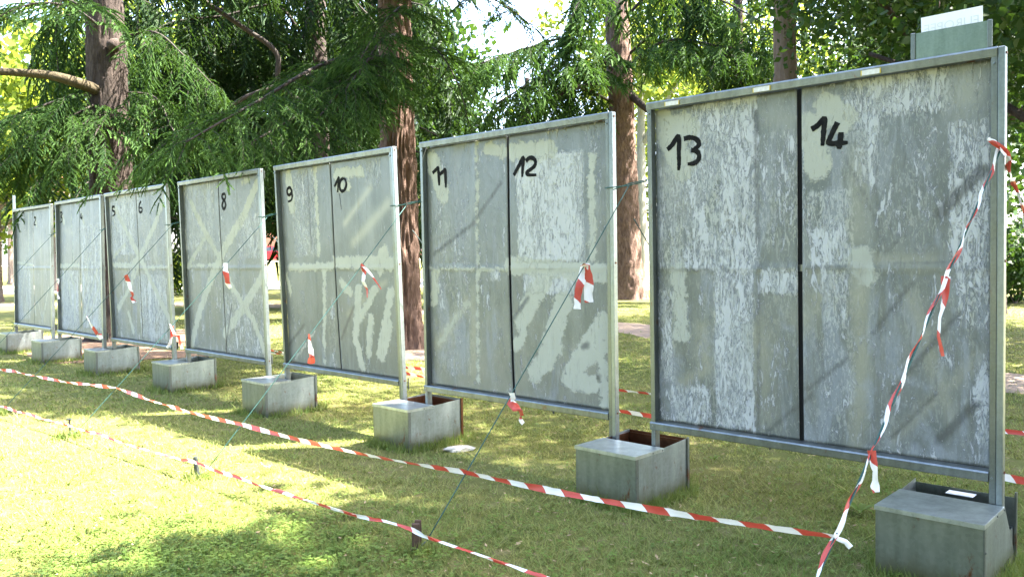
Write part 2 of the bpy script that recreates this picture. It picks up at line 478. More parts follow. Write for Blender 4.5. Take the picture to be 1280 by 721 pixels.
# ------------------------------------------------------------------ the boards
# right foot x, y, heading, lean, foot height offset (solved from the photograph)
PAN = [(-7.679, 13.857, 46.141, -1.192), (-5.980, 12.122, 45.173, -.877), (-4.354, 10.637, 46.038, .854),
       (-2.673, 9.009, 45.286, .864), (-1.003, 7.414, 45.336, 1.538), (.681, 5.747, 45.898, .072), (2.370, 4.071, 46.871, .473)]
BOXH, PW, PH = 0.355, 2.012, 2.23
Z1 = (10, 225, 3.205); Z2 = (215, 195, 2.577); Z3 = (335, 175, 2.2556); Z4 = (520, 140, 1.8038)
Z5 = (800, 100, 3.0045); Z6 = (1000, 60, 2.577); Z7 = (800, 330, 2.882); Z8 = (1000, 330, 2.485)
def un(z, p): return (z[0]+p[0]/z[2], z[1]+p[1]/z[2])

def board_matrix(i):
    x, y, a, l = PAN[i]; a = R(a)
    rz = a - PI/2
    d = Vector((-math.sin(a), math.cos(a), 0))
    # origin: left foot, local x to the right along the board, local y to the back, z up
    org = Vector((x, y, BOXH)) + d*PW
    return Matrix.Translation(org) @ Matrix.Rotation(rz, 4, 'Z') @ Matrix.Rotation(R(l), 4, 'X')
BM = [board_matrix(i) for i in range(7)]
def to_board(i, px, y=0.04):
    inv = BM[i].inverted()
    o = inv @ CAMP; d = inv.to_3x3() @ ray(*px)
    t = (y - o.y)/d.y
    p = o + d*t
    return (p.x, p.z)

LT, RT = 0.032, 0.032        # tube widths of the frame
S0, S1 = LT, PW - 0.03       # sheets between
ZB, ZT = 0.165, PH - 0.045   # sheet bottom / top
MID = [0.99, 1.0, 0.99, .985, .985, 1.0, 1.0]

PUTTY = {
 0: [(Z1, [(32, 330), (96, 340)], .05), (Z1, [(68, 345), (48, 500)], .04), (Z1, [(80, 345), (68, 510)], .035), (Z1, [(90, 350), (90, 530)], .035),
     (Z1, [(62, 320), (70, 345)], .04), (Z1, [(50, 345), (42, 430)], .03), (Z1, [(108, 150), (112, 185)], .07), (Z1, [(160, 430), (140, 545)], .045),
     (Z1, [(120, 490), (132, 550)], .03), (Z1, [(110, 540), (108, 500)], .03), (Z1, [(80, 130), (82, 300)], .03)],
 1: [(Z1, [(200, 345), (284, 342)], .07), (Z1, [(250, 115), (262, 330)], .035), (Z1, [(208, 125), (222, 170)], .09), (Z1, [(290, 130), (300, 170)], .08),
     (Z1, [(225, 365), (215, 440)], .05), (Z1, [(250, 380), (268, 440), (265, 560)], .075), (Z1, [(240, 400), (255, 520)], .05), (Z1, [(215, 540), (228, 400)], .04),
     (Z1, [(345, 190), (320, 340), (300, 480)], .04), (Z1, [(355, 360), (300, 560)], .05), (Z1, [(372, 400), (318, 560)], .055)],
 2: [(Z1, [(430, 120), (470, 200), (520, 300), (560, 380), (650, 570)], .10), (Z1, [(625, 60), (590, 170), (530, 300), (500, 330)], .10),
     (Z1, [(420, 340), (520, 345)], .08), (Z1, [(505, 330), (490, 420), (440, 520)], .08), (Z1, [(520, 350), (480, 440), (435, 510)], .05),
     (Z1, [(480, 530), (500, 610)], .08), (Z1, [(420, 310), (465, 260)], .06), (Z1, [(560, 350), (640, 350)], .05), (Z1, [(400, 100), (440, 130)], .06)],
 3: [(Z2, [(60, 150), (90, 215), (140, 310), (190, 420), (260, 530), (300, 640)], .09), (Z2, [(270, 90), (230, 190), (170, 290), (130, 380), (90, 490), (60, 610)], .125),
     (Z2, [(290, 385), (240, 470), (170, 570)], .125), (Z2, [(50, 355), (90, 290), (105, 260)], .07), (Z2, [(50, 355), (130, 350)], .04), (Z2, [(225, 85), (245, 78)], .05)],
 4: [(Z3, [(55, 100), (65, 190)], .13), (Z3, [(190, 95), (260, 90)], .11), (Z3, [(195, 130), (225, 130)], .1), (Z3, [(60, 360), (180, 355)], .08),
     (Z3, [(190, 345), (355, 348)], .13), (Z3, [(325, 315), (315, 360)], .14), (Z3, [(130, 80), (142, 330)], .06), (Z3, [(157, 370), (157, 620)], .06),
     (Z3, [(205, 400), (230, 430)], .1), (Z3, [(255, 420), (245, 560), (265, 640)], .11), (Z3, [(300, 420), (260, 500)], .09), (Z3, [(345, 430), (312, 605)], .10),
     (Z3, [(340, 520), (318, 610)], .12), (Z3, [(288, 500), (282, 600)], .10), (Z3, [(50, 380), (62, 430)], .06), (Z3, [(75, 620), (130, 540)], .03)],
 5: [(Z4, [(35, 110), (60, 185)], .16), (Z4, [(135, 70), (140, 610)], .035), (Z4, [(30, 352), (200, 355)], .03), (Z4, [(42, 360), (40, 425)], .1),
     (Z4, [(50, 520), (115, 430)], .06), (Z4, [(215, 90), (300, 85)], .15), (Z4, [(215, 345), (430, 365)], .15), (Z4, [(290, 370), (235, 470)], .17),
     (Z4, [(265, 590), (310, 530)], .16), (Z4, [(330, 430), (290, 560)], .18), (Z4, [(350, 585), (420, 480)], .17), (Z4, [(395, 560), (430, 520)], .1),
     (Z4, [(345, 605), (395, 615)], .15), (Z4, [(395, 100), (395, 330)], .07), (Z4, [(225, 530), (240, 500)], .1), (Z4, [(160, 80), (195, 90)], .1), (Z4, [(420, 570), (425, 660)], .09)],
 6: [(Z5, [(75, 150), (160, 330)], .17), (Z5, [(70, 180), (180, 175)], .17), (Z7, [(135, 20), (150, 260)], .11),
     (Z6, [(30, 250), (55, 380)], .17), (Z6, [(80, 185), (140, 230)], .15), (Z8, [(180, -20), (200, 30)], .14)],
}
SPRAY = {4: [(Z3, [(215, 235), (285, 135)], .06, 1), (Z3, [(240, 290), (335, 180)], .09, 1), (Z3, [(225, 490), (330, 400)], .05, .6)],
         5: [(Z4, [(50, 520), (115, 430)], .09, .8), (Z4, [(130, 400), (130, 600)], .09, .45), (Z4, [(60, 200), (60, 330)], .2, .25)],
         6: [(Z6, [(540, 120), (530, 150)], .15, 1), (Z6, [(480, 130), (520, 210)], .14, .5), (Z6, [(190, 330), (180, 600)], .10, .6), (Z8, [(340, 100), (470, 480)], .07, .7),
             (Z8, [(290, 540), (560, 290)], .06, .6), (Z8, [(180, 20), (190, 300), (170, 560)], .085, .9), (Z7, [(215, 230), (235, 380), (150, 430)], .07, .7), (Z5, [(480, 130), (550, 150)], .16, .6), (Z7, [(430, 260), (450, 560)], .14, .5), (Z6, [(220, 680), (420, 690)], .07, .7),
             (Z5, [(90, 330), (150, 500)], .12, .5), (Z8, [(20, 170), (60, 90)], .12, .6)],
         3: [(Z2, [(60, 230), (130, 300)], .12, .3)], 1: [(Z1, [(215, 200), (260, 210)], .1, .35)], 0: [(Z1, [(130, 250), (140, 560)], .12, .45)]}
DARK = {6: [(Z8, [(225, 215), (345, 60)], .022), (Z8, [(280, 400), (490, 155)], .024), (Z8, [(280, 540), (420, 405)], .018), (Z6, [(270, 660), (310, 625)], .014),
            (Z6, [(450, 530), (590, 390)], .05), (Z8, [(430, 550), (540, 435)], .038), (Z7, [(460, 600), (620, 470)], .018), (Z7, [(425, 20), (425, 600)], .016),
            (Z5, [(432, 190), (440, 600)], .022), (Z6, [(140, 350), (210, 480), (280, 650)], .012), (Z8, [(20, 390), (150, 290)], .02), (Z5, [(60, 716), (250, 712)], .012), (Z6, [(20, 706), (160, 704)], .012),
            (Z6, [(300, 695), (480, 690)], .010), (Z5, [(430, 120), (440, 200)], .03), (Z8, [(20, 12), (150, 8)], .01)],
        5: [(Z4, [(40, 320), (130, 250)], .03), (Z4, [(120, 260), (190, 160)], .03), (Z4, [(215, 470), (250, 420)], .03), (Z4, [(375, 530), (385, 525)], .04), (Z4, [(408, 600), (412, 596)], .03)],
        4: [(Z3, [(110, 90), (120, 300)], .025), (Z3, [(205, 560), (240, 470)], .03), (Z3, [(55, 580), (100, 520)], .03)],
        2: [(Z1, [(415, 100), (410, 200)], .02)], 3: [(Z2, [(190, 480), (170, 620)], .03)]}
# old paper: (zoom, [two corners], density)
PAPER = {
 0: (.25, [(Z1, [(25, 340), (90, 560)], .55), (Z1, [(60, 130), (90, 320)], .5)]),
 1: (.30, [(Z1, [(200, 360), (285, 600)], .75), (Z1, [(290, 180), (375, 600)], .7)]),
 2: (.45, [(Z1, [(400, 60), (510, 300)], .8), (Z1, [(520, 380), (640, 640)], .75)]),
 3: (.36, [(Z2, [(30, 100), (140, 300)], .6), (Z2, [(160, 440), (300, 640)], .6), (Z2, [(210, 190), (290, 330)], .65)]),
 4: (.22, [(Z3, [(60, 90), (140, 330)], .6), (Z3, [(270, 60), (320, 130)], .5), (Z3, [(60, 400), (110, 560)], .3), (Z3, [(165, 440), (195, 640)], .5)]),
 5: (.30, [(Z4, [(225, 105), (378, 337)], 1.15), (Z4, [(240, 365), (355, 412)], 1.05), (Z4, [(40, 200), (130, 600)], .45), (Z4, [(145, 380), (200, 560)], .35), (Z4, [(165, 355), (190, 380)], .9)]),
 6: (.42, [(Z5, [(185, 90), (440, 715)], .86), (Z5, [(70, 330), (190, 715)], .78), (Z5, [(450, 200), (600, 620)], .58), (Z7, [(265, 0), (410, 600)], .92), (Z7, [(75, 90), (120, 420)], .8), (Z7, [(110, 430), (250, 580)], .85),
           (Z7, [(430, 20), (580, 110)], .9), (Z6, [(140, 95), (480, 200)], .86), (Z6, [(170, 200), (260, 440)], .8), (Z6, [(250, 230), (440, 660)], .5), (Z6, [(480, 240), (605, 700)], .82),
           (Z6, [(20, 460), (170, 700)], .8), (Z8, [(70, 20), (150, 240)], .82), (Z8, [(60, 200), (170, 560)], .6), (Z8, [(480, 0), (590, 200)], .78), (Z8, [(545, 280), (590, 560)], .8), (Z8, [(240, 20), (420, 560)], .4)]),
}
DIGITS = {
 0: [[(Z1, [(33, 127), (37, 118), (37, 140)])], [(Z1, [(105, 153), (108, 149), (112, 153), (110, 163), (105, 178), (113, 180)])]],
 1: [[(Z1, [(209, 130), (215, 130), (217, 137), (212, 147), (217, 153), (217, 165), (209, 171)])], [(Z1, [(294, 133), (291, 150), (299, 152)]), (Z1, [(297, 142), (297, 160)])]],
 2: [[(Z1, [(429, 108), (420, 108), (420, 122), (428, 126), (429, 138), (420, 144)])], [(Z1, [(533, 85), (526, 100), (525, 122), (530, 130), (537, 124), (535, 112), (527, 113)])]],
 3: [[], [(Z2, [(172, 122), (164, 124), (163, 135), (171, 146), (174, 160), (168, 171), (163, 160), (166, 147), (173, 135), (172, 122)])]],
 4: [[(Z3, [(67, 142), (62, 134), (55, 140), (56, 152), (62, 155), (68, 146), (67, 142), (69, 158), (66, 170), (57, 174)])],
     [(Z3, [(188, 132), (196, 116), (201, 107), (199, 128), (197, 148)]), (Z3, [(213, 108), (205, 116), (203, 132), (208, 144), (217, 141), (222, 127), (220, 113), (213, 108)]), (Z3, [(202, 150), (205, 172), (208, 196)], .006)]],
 5: [[(Z4, [(38, 138), (46, 130), (50, 127), (52, 147), (53, 166)]), (Z4, [(54, 141), (62, 134), (66, 131), (67, 150), (68, 171)])],
     [(Z4, [(221, 143), (232, 122), (242, 103), (241, 125), (240, 147)]), (Z4, [(248, 111), (256, 104), (265, 105), (270, 113), (266, 124), (251, 136), (255, 142), (272, 142)])]],
 6: [[(Z5, [(103, 262), (122, 243), (140, 214), (147, 222), (146, 270), (147, 312), (145, 340)]), (Z5, [(165, 222), (185, 217), (207, 220), (221, 234), (218, 250), (195, 264)]), (Z5, [(192, 264), (213, 268), (223, 284), (217, 304), (200, 314), (179, 316)])],
     [(Z6, [(38, 263), (58, 250), (79, 229), (77, 270), (73, 316)]), (Z6, [(122, 240), (104, 276), (94, 305), (120, 308), (155, 305)]), (Z6, [(133, 272), (130, 300), (126, 326)])]],
}
RIDGE_T = 1.165
def warp(i, s, t):
    a = 0.006*mnoise.noise((s*1.3+i*7.1, t*0.9, i*3.3)) + 0.0025*mnoise.noise((s*5+i*2.1, t*1.6, i*5.7))
    for c in (S0+(MID[i]-S0)*.62, MID[i]+(S1-MID[i])*.42):
        a -= 0.005*math.exp(-((s-c)/0.012)**2)
    a -= 0.0055*math.exp(-((t-RIDGE_T)/0.011)**2)
    return a
SHY = 0.050
def seam(i, t):
    amp = (.0, .0, .004, .018, .022, .022, .004)[i]
    u = max(0, (1.15-t)/1.15)
    return MID[i] + amp*u*u*1.3

def seg_dist(P, pts):
    dmin = np.full(len(P), 9.0)
    for a, b in zip(pts[:-1], pts[1:]):
        a = np.array(a); b = np.array(b); ab = b-a
        t = np.clip(((P-a) @ ab)/max(ab @ ab, 1e-9), 0, 1)
        dmin = np.minimum(dmin, np.linalg.norm(P - (a+t[:, None]*ab), axis=1))
    return dmin

def make_sheet(i, side, parent):
    nu, nv = 56, 112
    us = np.linspace(0, 1, nu+1); vs = np.linspace(0, 1, nv+1)
    gap = (.006, .006, .006, .007, .008, .011, .014)[i]
    P = []; V = []
    for v in vs:
        t = ZB + (ZT-ZB)*v
        c = seam(i, t)
        a, b = (S0, c-gap) if side == 0 else (c+gap, S1)
        for u in us:
            s = a+(b-a)*u
            P.append((s, t)); V.append((s, SHY + warp(i, s, t), t))
    P = np.array(P)
    T = [(j*(nu+1)+k, j*(nu+1)+k+1, (j+1)*(nu+1)+k+1, (j+1)*(nu+1)+k) for j in range(nv) for k in range(nu)]
    putty = np.full(len(P), -0.2)
    for z, pts, wd in PUTTY.get(i, []):
        q = [to_board(i, un(z, p)) for p in pts]
        putty = np.maximum(putty, wd/2 - seg_dist(P, q))
    dark = np.full(len(P), -0.2)
    for z, pts, wd in DARK.get(i, []):
        q = [to_board(i, un(z, p)) for p in pts]
        dark = np.maximum(dark, wd*.7 - seg_dist(P, q))
    dark = np.maximum(dark, .004-np.abs(P[:, 1]-RIDGE_T+.012)-.02*(.5+.5*np.sin(P[:, 0]*9+i)))  # dark line painted just below the ridge, as its shade and stains
    spray = np.zeros(len(P))
    for z, pts, wd, st in SPRAY.get(i, []):
        q = [to_board(i, un(z, p)) for p in pts]
        spray = np.maximum(spray, st*np.exp(-(seg_dist(P, q)/(wd*.6))**2))
    base, rects = PAPER[i]
    pap = np.full(len(P), base)
    for z, pts, dn in rects:
        q = [to_board(i, un(z, p)) for p in pts]
        s0, s1 = sorted((q[0][0], q[1][0])); t0, t1 = sorted((q[0][1], q[1][1]))
        inside = np.minimum(np.minimum(P[:, 0]-s0, s1-P[:, 0]), np.minimum(P[:, 1]-t0, t1-P[:, 1]))
        k = np.clip(inside/0.03+.5, 0, 1)
        pap = np.where(k > 0, pap*(1-k)+dn*k, pap)
    me = np_mesh('sheet', V, T, smooth=True, attrs={'putty': putty, 'paper': pap, 'dark': dark, 'spray': spray})
    o = link('sheet', me, M['sheet'], parent)
    md = o.modifiers.new('thickness', 'SOLIDIFY'); md.thickness = 0.002; md.offset = 1.0
    return o

def catmull(pts, n=6):
    P = [Vector((p[0], p[1], 0)) for p in pts]
    if len(P) < 3:
        return [P[0].lerp(P[-1], k/8) for k in range(9)]
    out = []
    for i in range(len(P)-1):
        p0 = P[max(i-1, 0)]; p1 = P[i]; p2 = P[i+1]; p3 = P[min(i+2, len(P)-1)]
        for k in range(n):
            t = k/n
            out.append(.5*((2*p1)+(p2-p0)*t+(2*p0-5*p1+4*p2-p3)*t*t+(3*p1-p0-3*p2+p3)*t**3))
    out.append(P[-1])
    return out

def make_number(i, side, parent):
    mb = MB()
    rng = random.Random(i*10+side)
    for stroke in DIGITS[i][side]:
        z, pts = stroke[0], stroke[1]
        wd = stroke[2] if len(stroke) > 2 else .033
        q = [to_board(i, un(z, p), SHY) for p in pts]
        c = catmull(q)
        vs = []; fs = []
        n = len(c)
        for k, p in enumerate(c):
            t = (c[min(k+1, n-1)]-c[max(k-1, 0)])
            t = t.normalized() if t.length > 1e-6 else Vector((1, 0, 0))
            nn = Vector((-t.y, t.x, 0))
            wk = wd*.5*(.85+.25*rng.random()) * (1.0 if k < n*.75 else 1.0-.5*(k-n*.75)/(n*.25))
            for e in (-1, 1):
                x = p + nn*e*wk
                vs.append((x.x, SHY+warp(i, x.x, x.y)-.0035-.0001*len(mb.f)/50, x.y))
            if k: fs.append((2*k-2, 2*k-1, 2*k+1, 2*k))
        mb.add(vs, fs)
    if mb.f: mb.build('painted_number', M['ink'], parent)

LBL = ['farthest board, numbered 1 and 2, with vertical putty streaks, beside the pale lawn', 'board numbered 3 and 4 with a putty cross on its left sheet',
       'board numbered 5 and 6 with one large pale putty X across both sheets', 'board numbered 8 with crossed pale strokes and cedar twigs over its top',
       'board numbered 9 and 10 with a sunlit white right post', 'board numbered 11 and 12 with a white paper block under the 12',
       'nearest and largest board, numbered 13 and 14, covered in flaking white paper']
BOARDS = []
for i in range(7):
    mw = BM[i]
    root = empty('election_board', mw.to_translation(), mw.to_euler())
    tag(root, 'galvanised metal ' + LBL[i], 'notice board', 'row of numbered election boards')
    for side in (0, 1):
        sh = make_sheet(i, side, root)
        make_number(i, side, sh)
    foot = -BOXH + 0.05
    b = MB(); b.box(0, LT, 0, .052, foot, PH-.002, bev=.002); b.build('post', M['galv'], root)
    b = MB(); b.box(PW-.03, PW, 0, .056, foot, PH-.002, bev=.002)
    b.build('post', M['galv'], root)
    b = MB(); b.box(PW+.0015, PW+.032, -.004, .040, foot+.001, PH+.001, bev=.003); b.build('outer_post', M['galvpost'], root)
    # top rail with a sloping front lip
    b = MB()
    prof = [(-.003, PH-.044), (-.006, PH-.006), (-.001, PH+.003), (.047, PH+.004), (.050, PH-.03), (.012, PH-.046)]
    vs = [(x, y, z) for x in (-.002, PW-.002) for y, z in prof]; n = len(prof)
    fs = [(k, (k+1) % n, n+(k+1) % n, n+k) for k in range(n)] + [tuple(range(n))[::-1], tuple(range(n, 2*n))]
    b.add(vs, fs); b.build('top_rail', M['galv'], root)
    b = MB()
    prof = [(-.005, .108), (-.008, .112), (-.008, .150), (-.002, .158), (.036, .166), (.048, .160), (.048, .106)]
    vs = [(x, y, z) for x in (-.006, PW-.031) for y, z in prof]; n = len(prof)
    fs = [(k, (k+1) % n, n+(k+1) % n, n+k) for k in range(n)] + [tuple(range(n))[::-1], tuple(range(n, 2*n))]
    b.add(vs, fs); b.build('bottom_rail', M['galv'], root)
    # dark strip behind the seam, ribs on the back
    b = MB(); prev = None
    vs = []; fs = []
    ts = np.linspace(ZB, ZT, 24)
    for k, t in enumerate(ts):
        c = seam(i, t)
        for dx, dy in ((-.065, .072), (.065, .072), (.065, .085), (-.065, .085)): vs.append((c+dx, dy, t))
        if k:
            a = 4*(k-1)
            for e in range(4): fs.append((a+e, a+(e+1) % 4, a+4+(e+1) % 4, a+4+e))
    b.add(vs, fs); b.build('centre_bar', M['gap'], root)
    b = MB(); b.box(S0, S1, .0635, .070, RIDGE_T-.02, RIDGE_T+.02); b.build('back_strip', M['galv'], root)
    for za, zb in ((PH-.10, PH-.012), (.112, .21)):
        b = MB(); b.box(S0+.002, S1-.002, .0875, .092, za, zb); b.build('back_strip', M['galv'], root)  # backing strips added to stop light showing past the rails
    for bx_, by_, bz_ in ((PW+.033, .018, PH-.03), (PW+.033, .018, 1.2), (PW+.033, .018, .16)):
        b = MB(); b.tube([(bx_-.001, by_, bz_), (bx_+.004, by_, bz_)], .007, 6); b.build('bolt', M['rust'], root)
    for bx_, bz_ in ((.016, PH-.07), (.016, .135), (PW-.016, PH-.075), (PW-.016, .13)):
        b = MB(); b.tube([(bx_, .001, bz_), (bx_, -.0095, bz_)], .006, 6); b.build('bolt', M['galvpost'], root)
    BOARDS.append(root)

# stickers on the top rail of the nearest board
for px0, px1 in (((831, 132), (849, 127.5)), ((941, 114.5), (963, 110.5)), ((1076, 94.5), (1101, 89.5))):
    a = to_board(6, px0, -.007); c = to_board(6, px1, -.007)
    st = empty('rail_sticker', (a[0], 0, 0)); st.parent = BOARDS[6]
    L = c[0]-a[0]; zc = PH-.026
    b = MB(); b.box(.006, L-.006, -.0088, -.0062, zc-.013, zc+.013); b.build('sticker_face', M['label'], st)
    for xa in (0, L-.0055):
        b = MB(); b.box(xa, xa+.0055, -.0092, -.0055, zc-.013, zc+.013); b.build('sticker_end', M['yellow'], st)
# sign holder on the nearest board
hl = to_board(6, (1139, 76), .02)[0]; hr = to_board(6, (1241, 60), .02)[0]
ht = to_board(6, (1230, 27), .02)[1]
hd = empty('sign_holder', (0, 0, 0)); hd.parent = BOARDS[6]
b = MB(); b.box(hl+.012, hr-.012, .016, .019, PH+.006, ht); b.build('holder_plate', M['holder'], hd)
for x in (hl, hr-.022):
    b = MB(); b.box(x, x+.022, .008, .0155, PH+.006, ht+.002, bev=.002); b.build('holder_channel', M['galv'], hd)
cl = to_board(6, (1152, 40), .025)[0]; cr = to_board(6, (1229, 30), .025)[0]; ct = to_board(6, (1229, 8), .025)[1]
b = MB(); b.box(0, cr-cl, 0, .003, 0, ct-PH-.02)
card = b.build('sign_card', M['card'])
card.matrix_world = BM[6] @ Matrix.Translation((cl, .0225, PH+.02)) @ Matrix.Rotation(R(-.6), 4, 'Y')
tag(card, 'white card with faint reversed lettering standing in the holder above number 14', 'sign')
cu = bpy.data.curves.new('t', 'FONT'); cu.body = 'EUROPEE'; cu.size = .062; cu.align_x = 'CENTER'
to = bpy.data.objects.new('t', cu); COL.objects.link(to)
bpy.context.view_layer.update()
tm = bpy.data.meshes.new_from_object(to.evaluated_get(bpy.context.evaluated_depsgraph_get()))
bpy.data.objects.remove(to)
lt = link('lettering', tm, M['greyprint'], card)
lt.scale = (-1, 1, 1); lt.rotation_euler = (PI/2, 0, 0)
lt.location = ((cr-cl)*.5, -.0012, ht-PH-.02-.008)
# little plate above the farthest board
b = MB(); b.box(.02, .16, .008, .011, PH+.006, PH+.25); b.box(.0, .019, .004, .02, PH+.006, PH+.26)
b.build('sign_holder', M['lid'], BOARDS[0])

# ------------------------------------------------------------------ ballast boxes
BOXFR = [(-9.0, 14.77), (-7.52, 13.25), (-5.90, 11.74), (-4.19, 10.10), (-2.53, 8.43), (-.88, 6.85), (.75, 5.15), (2.14, 3.77)]
BLBL = ['steel ballast box at the far end of the row, its side lit by sun', 'shaded grey steel ballast box, second from the far end of the row', 'steel ballast box with a sun-streaked white side, third from the far end',
        'grey steel ballast box right of the sun-streaked one', 'grey steel ballast box with rusty front lid edge, left of the sunlit white post', 'grey steel ballast box under the sunlit white post, pale stone at its corner',
        'grey steel ballast box with rusty open back, left of the nearest board', 'largest steel ballast box at the lower right corner with a sloping side plate']
BW, BD = 0.48, 0.60
for i, (fx, fy) in enumerate(BOXFR):
    a = R(PAN[max(0, min(6, i-1))][2] if i < 7 else 46.9)
    rz = a - PI/2
    root = empty('ballast_box', (fx, fy, 0), (0, 0, rz))
    tag(root, BLBL[i], 'ballast box', 'steel ballast boxes holding the boards')
    H = BOXH; t = .0025
    Rm = Matrix.Rotation(-rz, 3, 'Z')
    dep = []
    for j in (i-1, i):
        if 0 <= j < 7:
            for xx in (0, PW):
                q = BM[j] @ Vector((xx, -.006, 0)); q.z = 0
                l = Rm @ (q - Vector((fx, fy, 0)))
                if -BW-.1 < l.x < .1: dep.append(l.y)
    ld = min(dep)-.006
    bd = max(BD, max(dep)+.16)
    wob = random.Random(i).uniform(-.004, .004)
    b = MB(); b.box(-BW, 0, 0, t, 0, H-.003); b.build('front_panel', M['boxm'], root)
    # side panels (right one is seen)
    for x0, nm in ((-BW+.0005, 0), (-t-.0005, 1)):
        b = MB()
        if i == 7 and nm == 1:
            prof = [(t+.001, 0), (t+.001, H-.003), (ld, H-.003), (ld+.03, H-.012), (bd, .06), (bd, 0)]
        else:
            prof = [(t+.001, 0), (t+.001, H-.003), (ld+.02, H-.003), (bd-t, H+.012+wob), (bd-t, 0)]
        n = len(prof)
        vs = [(x, y, z) for x in (x0, x0+t) for y, z in prof]
        b.add(vs, [tuple(range(n)), tuple(range(n, 2*n))[::-1]] + [(k, n+k, n+(k+1) % n, (k+1) % n) for k in range(n)])
        b.build('side_panel', M['boxs'], root)
    b = MB(); b.box(-BW, 0, bd-t+.001, bd+.001, 0, H+(.012 if i < 7 else -.01)); b.build('back_panel', M['rust'] if i == 6 else M['boxm'], root)
    # corner angles
    b = MB(); b.box(.0008, .006, .0008, .028, .0, H-.006); b.build('corner_strip', M['galv'], root)
    b = MB(); b.box(.0008, .010, bd-.016, bd+.006, .0, H+.02); b.build('corner_strip', M['rust'] if i == 5 else M['galv'], root)
    # lid with turned-down edges
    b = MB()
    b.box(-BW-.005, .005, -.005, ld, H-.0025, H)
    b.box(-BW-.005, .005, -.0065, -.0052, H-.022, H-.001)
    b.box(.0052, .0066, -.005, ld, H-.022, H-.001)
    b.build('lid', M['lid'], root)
    # inner liner seen in the open back
    b = MB()
    for x0, x1, y0, y1 in ((-BW+.004, -.004, bd-.012, bd-.006), (-.010, -.0045, ld+.03, bd-.02), (-BW+.0045, -BW+.010, ld+.03, bd-.02)):
        b.box(x0, x1, y0, y1, .02, H-(.005 if i < 7 else .16))
    b.build('inner_liner', M['rust'] if i in (5, 6) else M['boxm'], root)
    b = MB(); b.box(-BW+.02, -.02, .02, bd-.02, .004, .03); b.build('floor_plate', M['rust'], root)
    for (yy, zz) in ((.014, H*.62), (ld*.95, H-.012), (ld*.6, H-.012)):
        b = MB(); b.tube([(.0062, yy, zz), (.0105, yy, zz)], .005, 8); b.build('bolt', M['galv'], root)
    if i == 7:
        b = MB(); b.box(-.30, -.17, bd-.10, bd-.03, H-.02, H-.017); b.build('paper_scrap', M['card'], root)
    if i == 0:
        b = MB(); b.box(-BW*.5, .0, bd-.07, bd-.02, H+.013, H+.075); b.build('raised_edge', M['lid'], root)

# ------------------------------------------------------------------ guy ropes, stakes, tapes
NV = Vector((-.699, -.715, 0)); DV = Vector((-.715, .699, 0))
def gap_pt(k, z):
    # middle of the gap between board k and k+1
    a = BM[k] @ Vector((PW+.03, -.01, z-BOXH)); b = BM[k+1] @ Vector((0, -.01, z-BOXH))
    return (a+b)/2
ROPE_TOP = {}
STAKE = {0: None, 1: None, 2: at_z(-4, 517), 3: at_z(87.5, 546), 4: at_z(247, 598), 5: at_z(521, 691)}
for k in range(6):
    z = 2.07
    ROPE_TOP[k] = gap_pt(k, z)
    if STAKE[k] is None:
        p = ROPE_TOP[k] + NV*1.85 + DV*.15
        STAKE[k] = Vector((p.x, p.y, 0))
ROPE_TOP[6] = BM[6] @ Vector((PW+.02, -.012, 2.1-BOXH))
STAKE[6] = at_z(960, 862)
rlbl = ['guy rope at the far end, from the second board from the left', 'guy rope from the sunlit post left of the large putty X', 'guy rope crossing the board with the large putty X',
        'guy rope crossing the board with crossed strokes, down to the sunny patch', 'guy rope crossing the board with the sunlit white post', 'guy rope crossing the white paper block, down to the brown stake', 'guy rope wound with tape at the right edge']
llbl = ['lashing at the farthest gap between posts', 'lashing beside the sunlit post left of the large putty X', 'lashing right of the large putty X board', 'lashing right of the board with hanging cedar twigs', 'lashing in front of the reddish plated trunk', 'lashing at the widest gap, left of the nearest board']
names = ['boards 2 and 3', 'boards 4 and 5', 'boards 6 and 7', 'boards 8 and 9', 'boards 10 and 11', 'boards 12 and 13', 'board 14']
stake_lbl = ['thin stake of the farthest guy rope, beyond the left edge', 'thin stake of the second farthest guy rope at the left edge', 'thin stake at the left edge where the lower tape enters',
             'thin dark stake with flat head in the sunny patch at far left', 'short dark iron stake with red tape round its head', 'brown square stake with white tape knot at lower centre', 'stake holding the tape-wrapped rope of board 14']
def rope_line(a, b, sag=.02, n=14):
    out = []
    for k in range(n+1):
        t = k/n; p = a.lerp(b, t); p.z -= sag*4*t*(1-t); out.append(p)
    return out
ROPES = {}
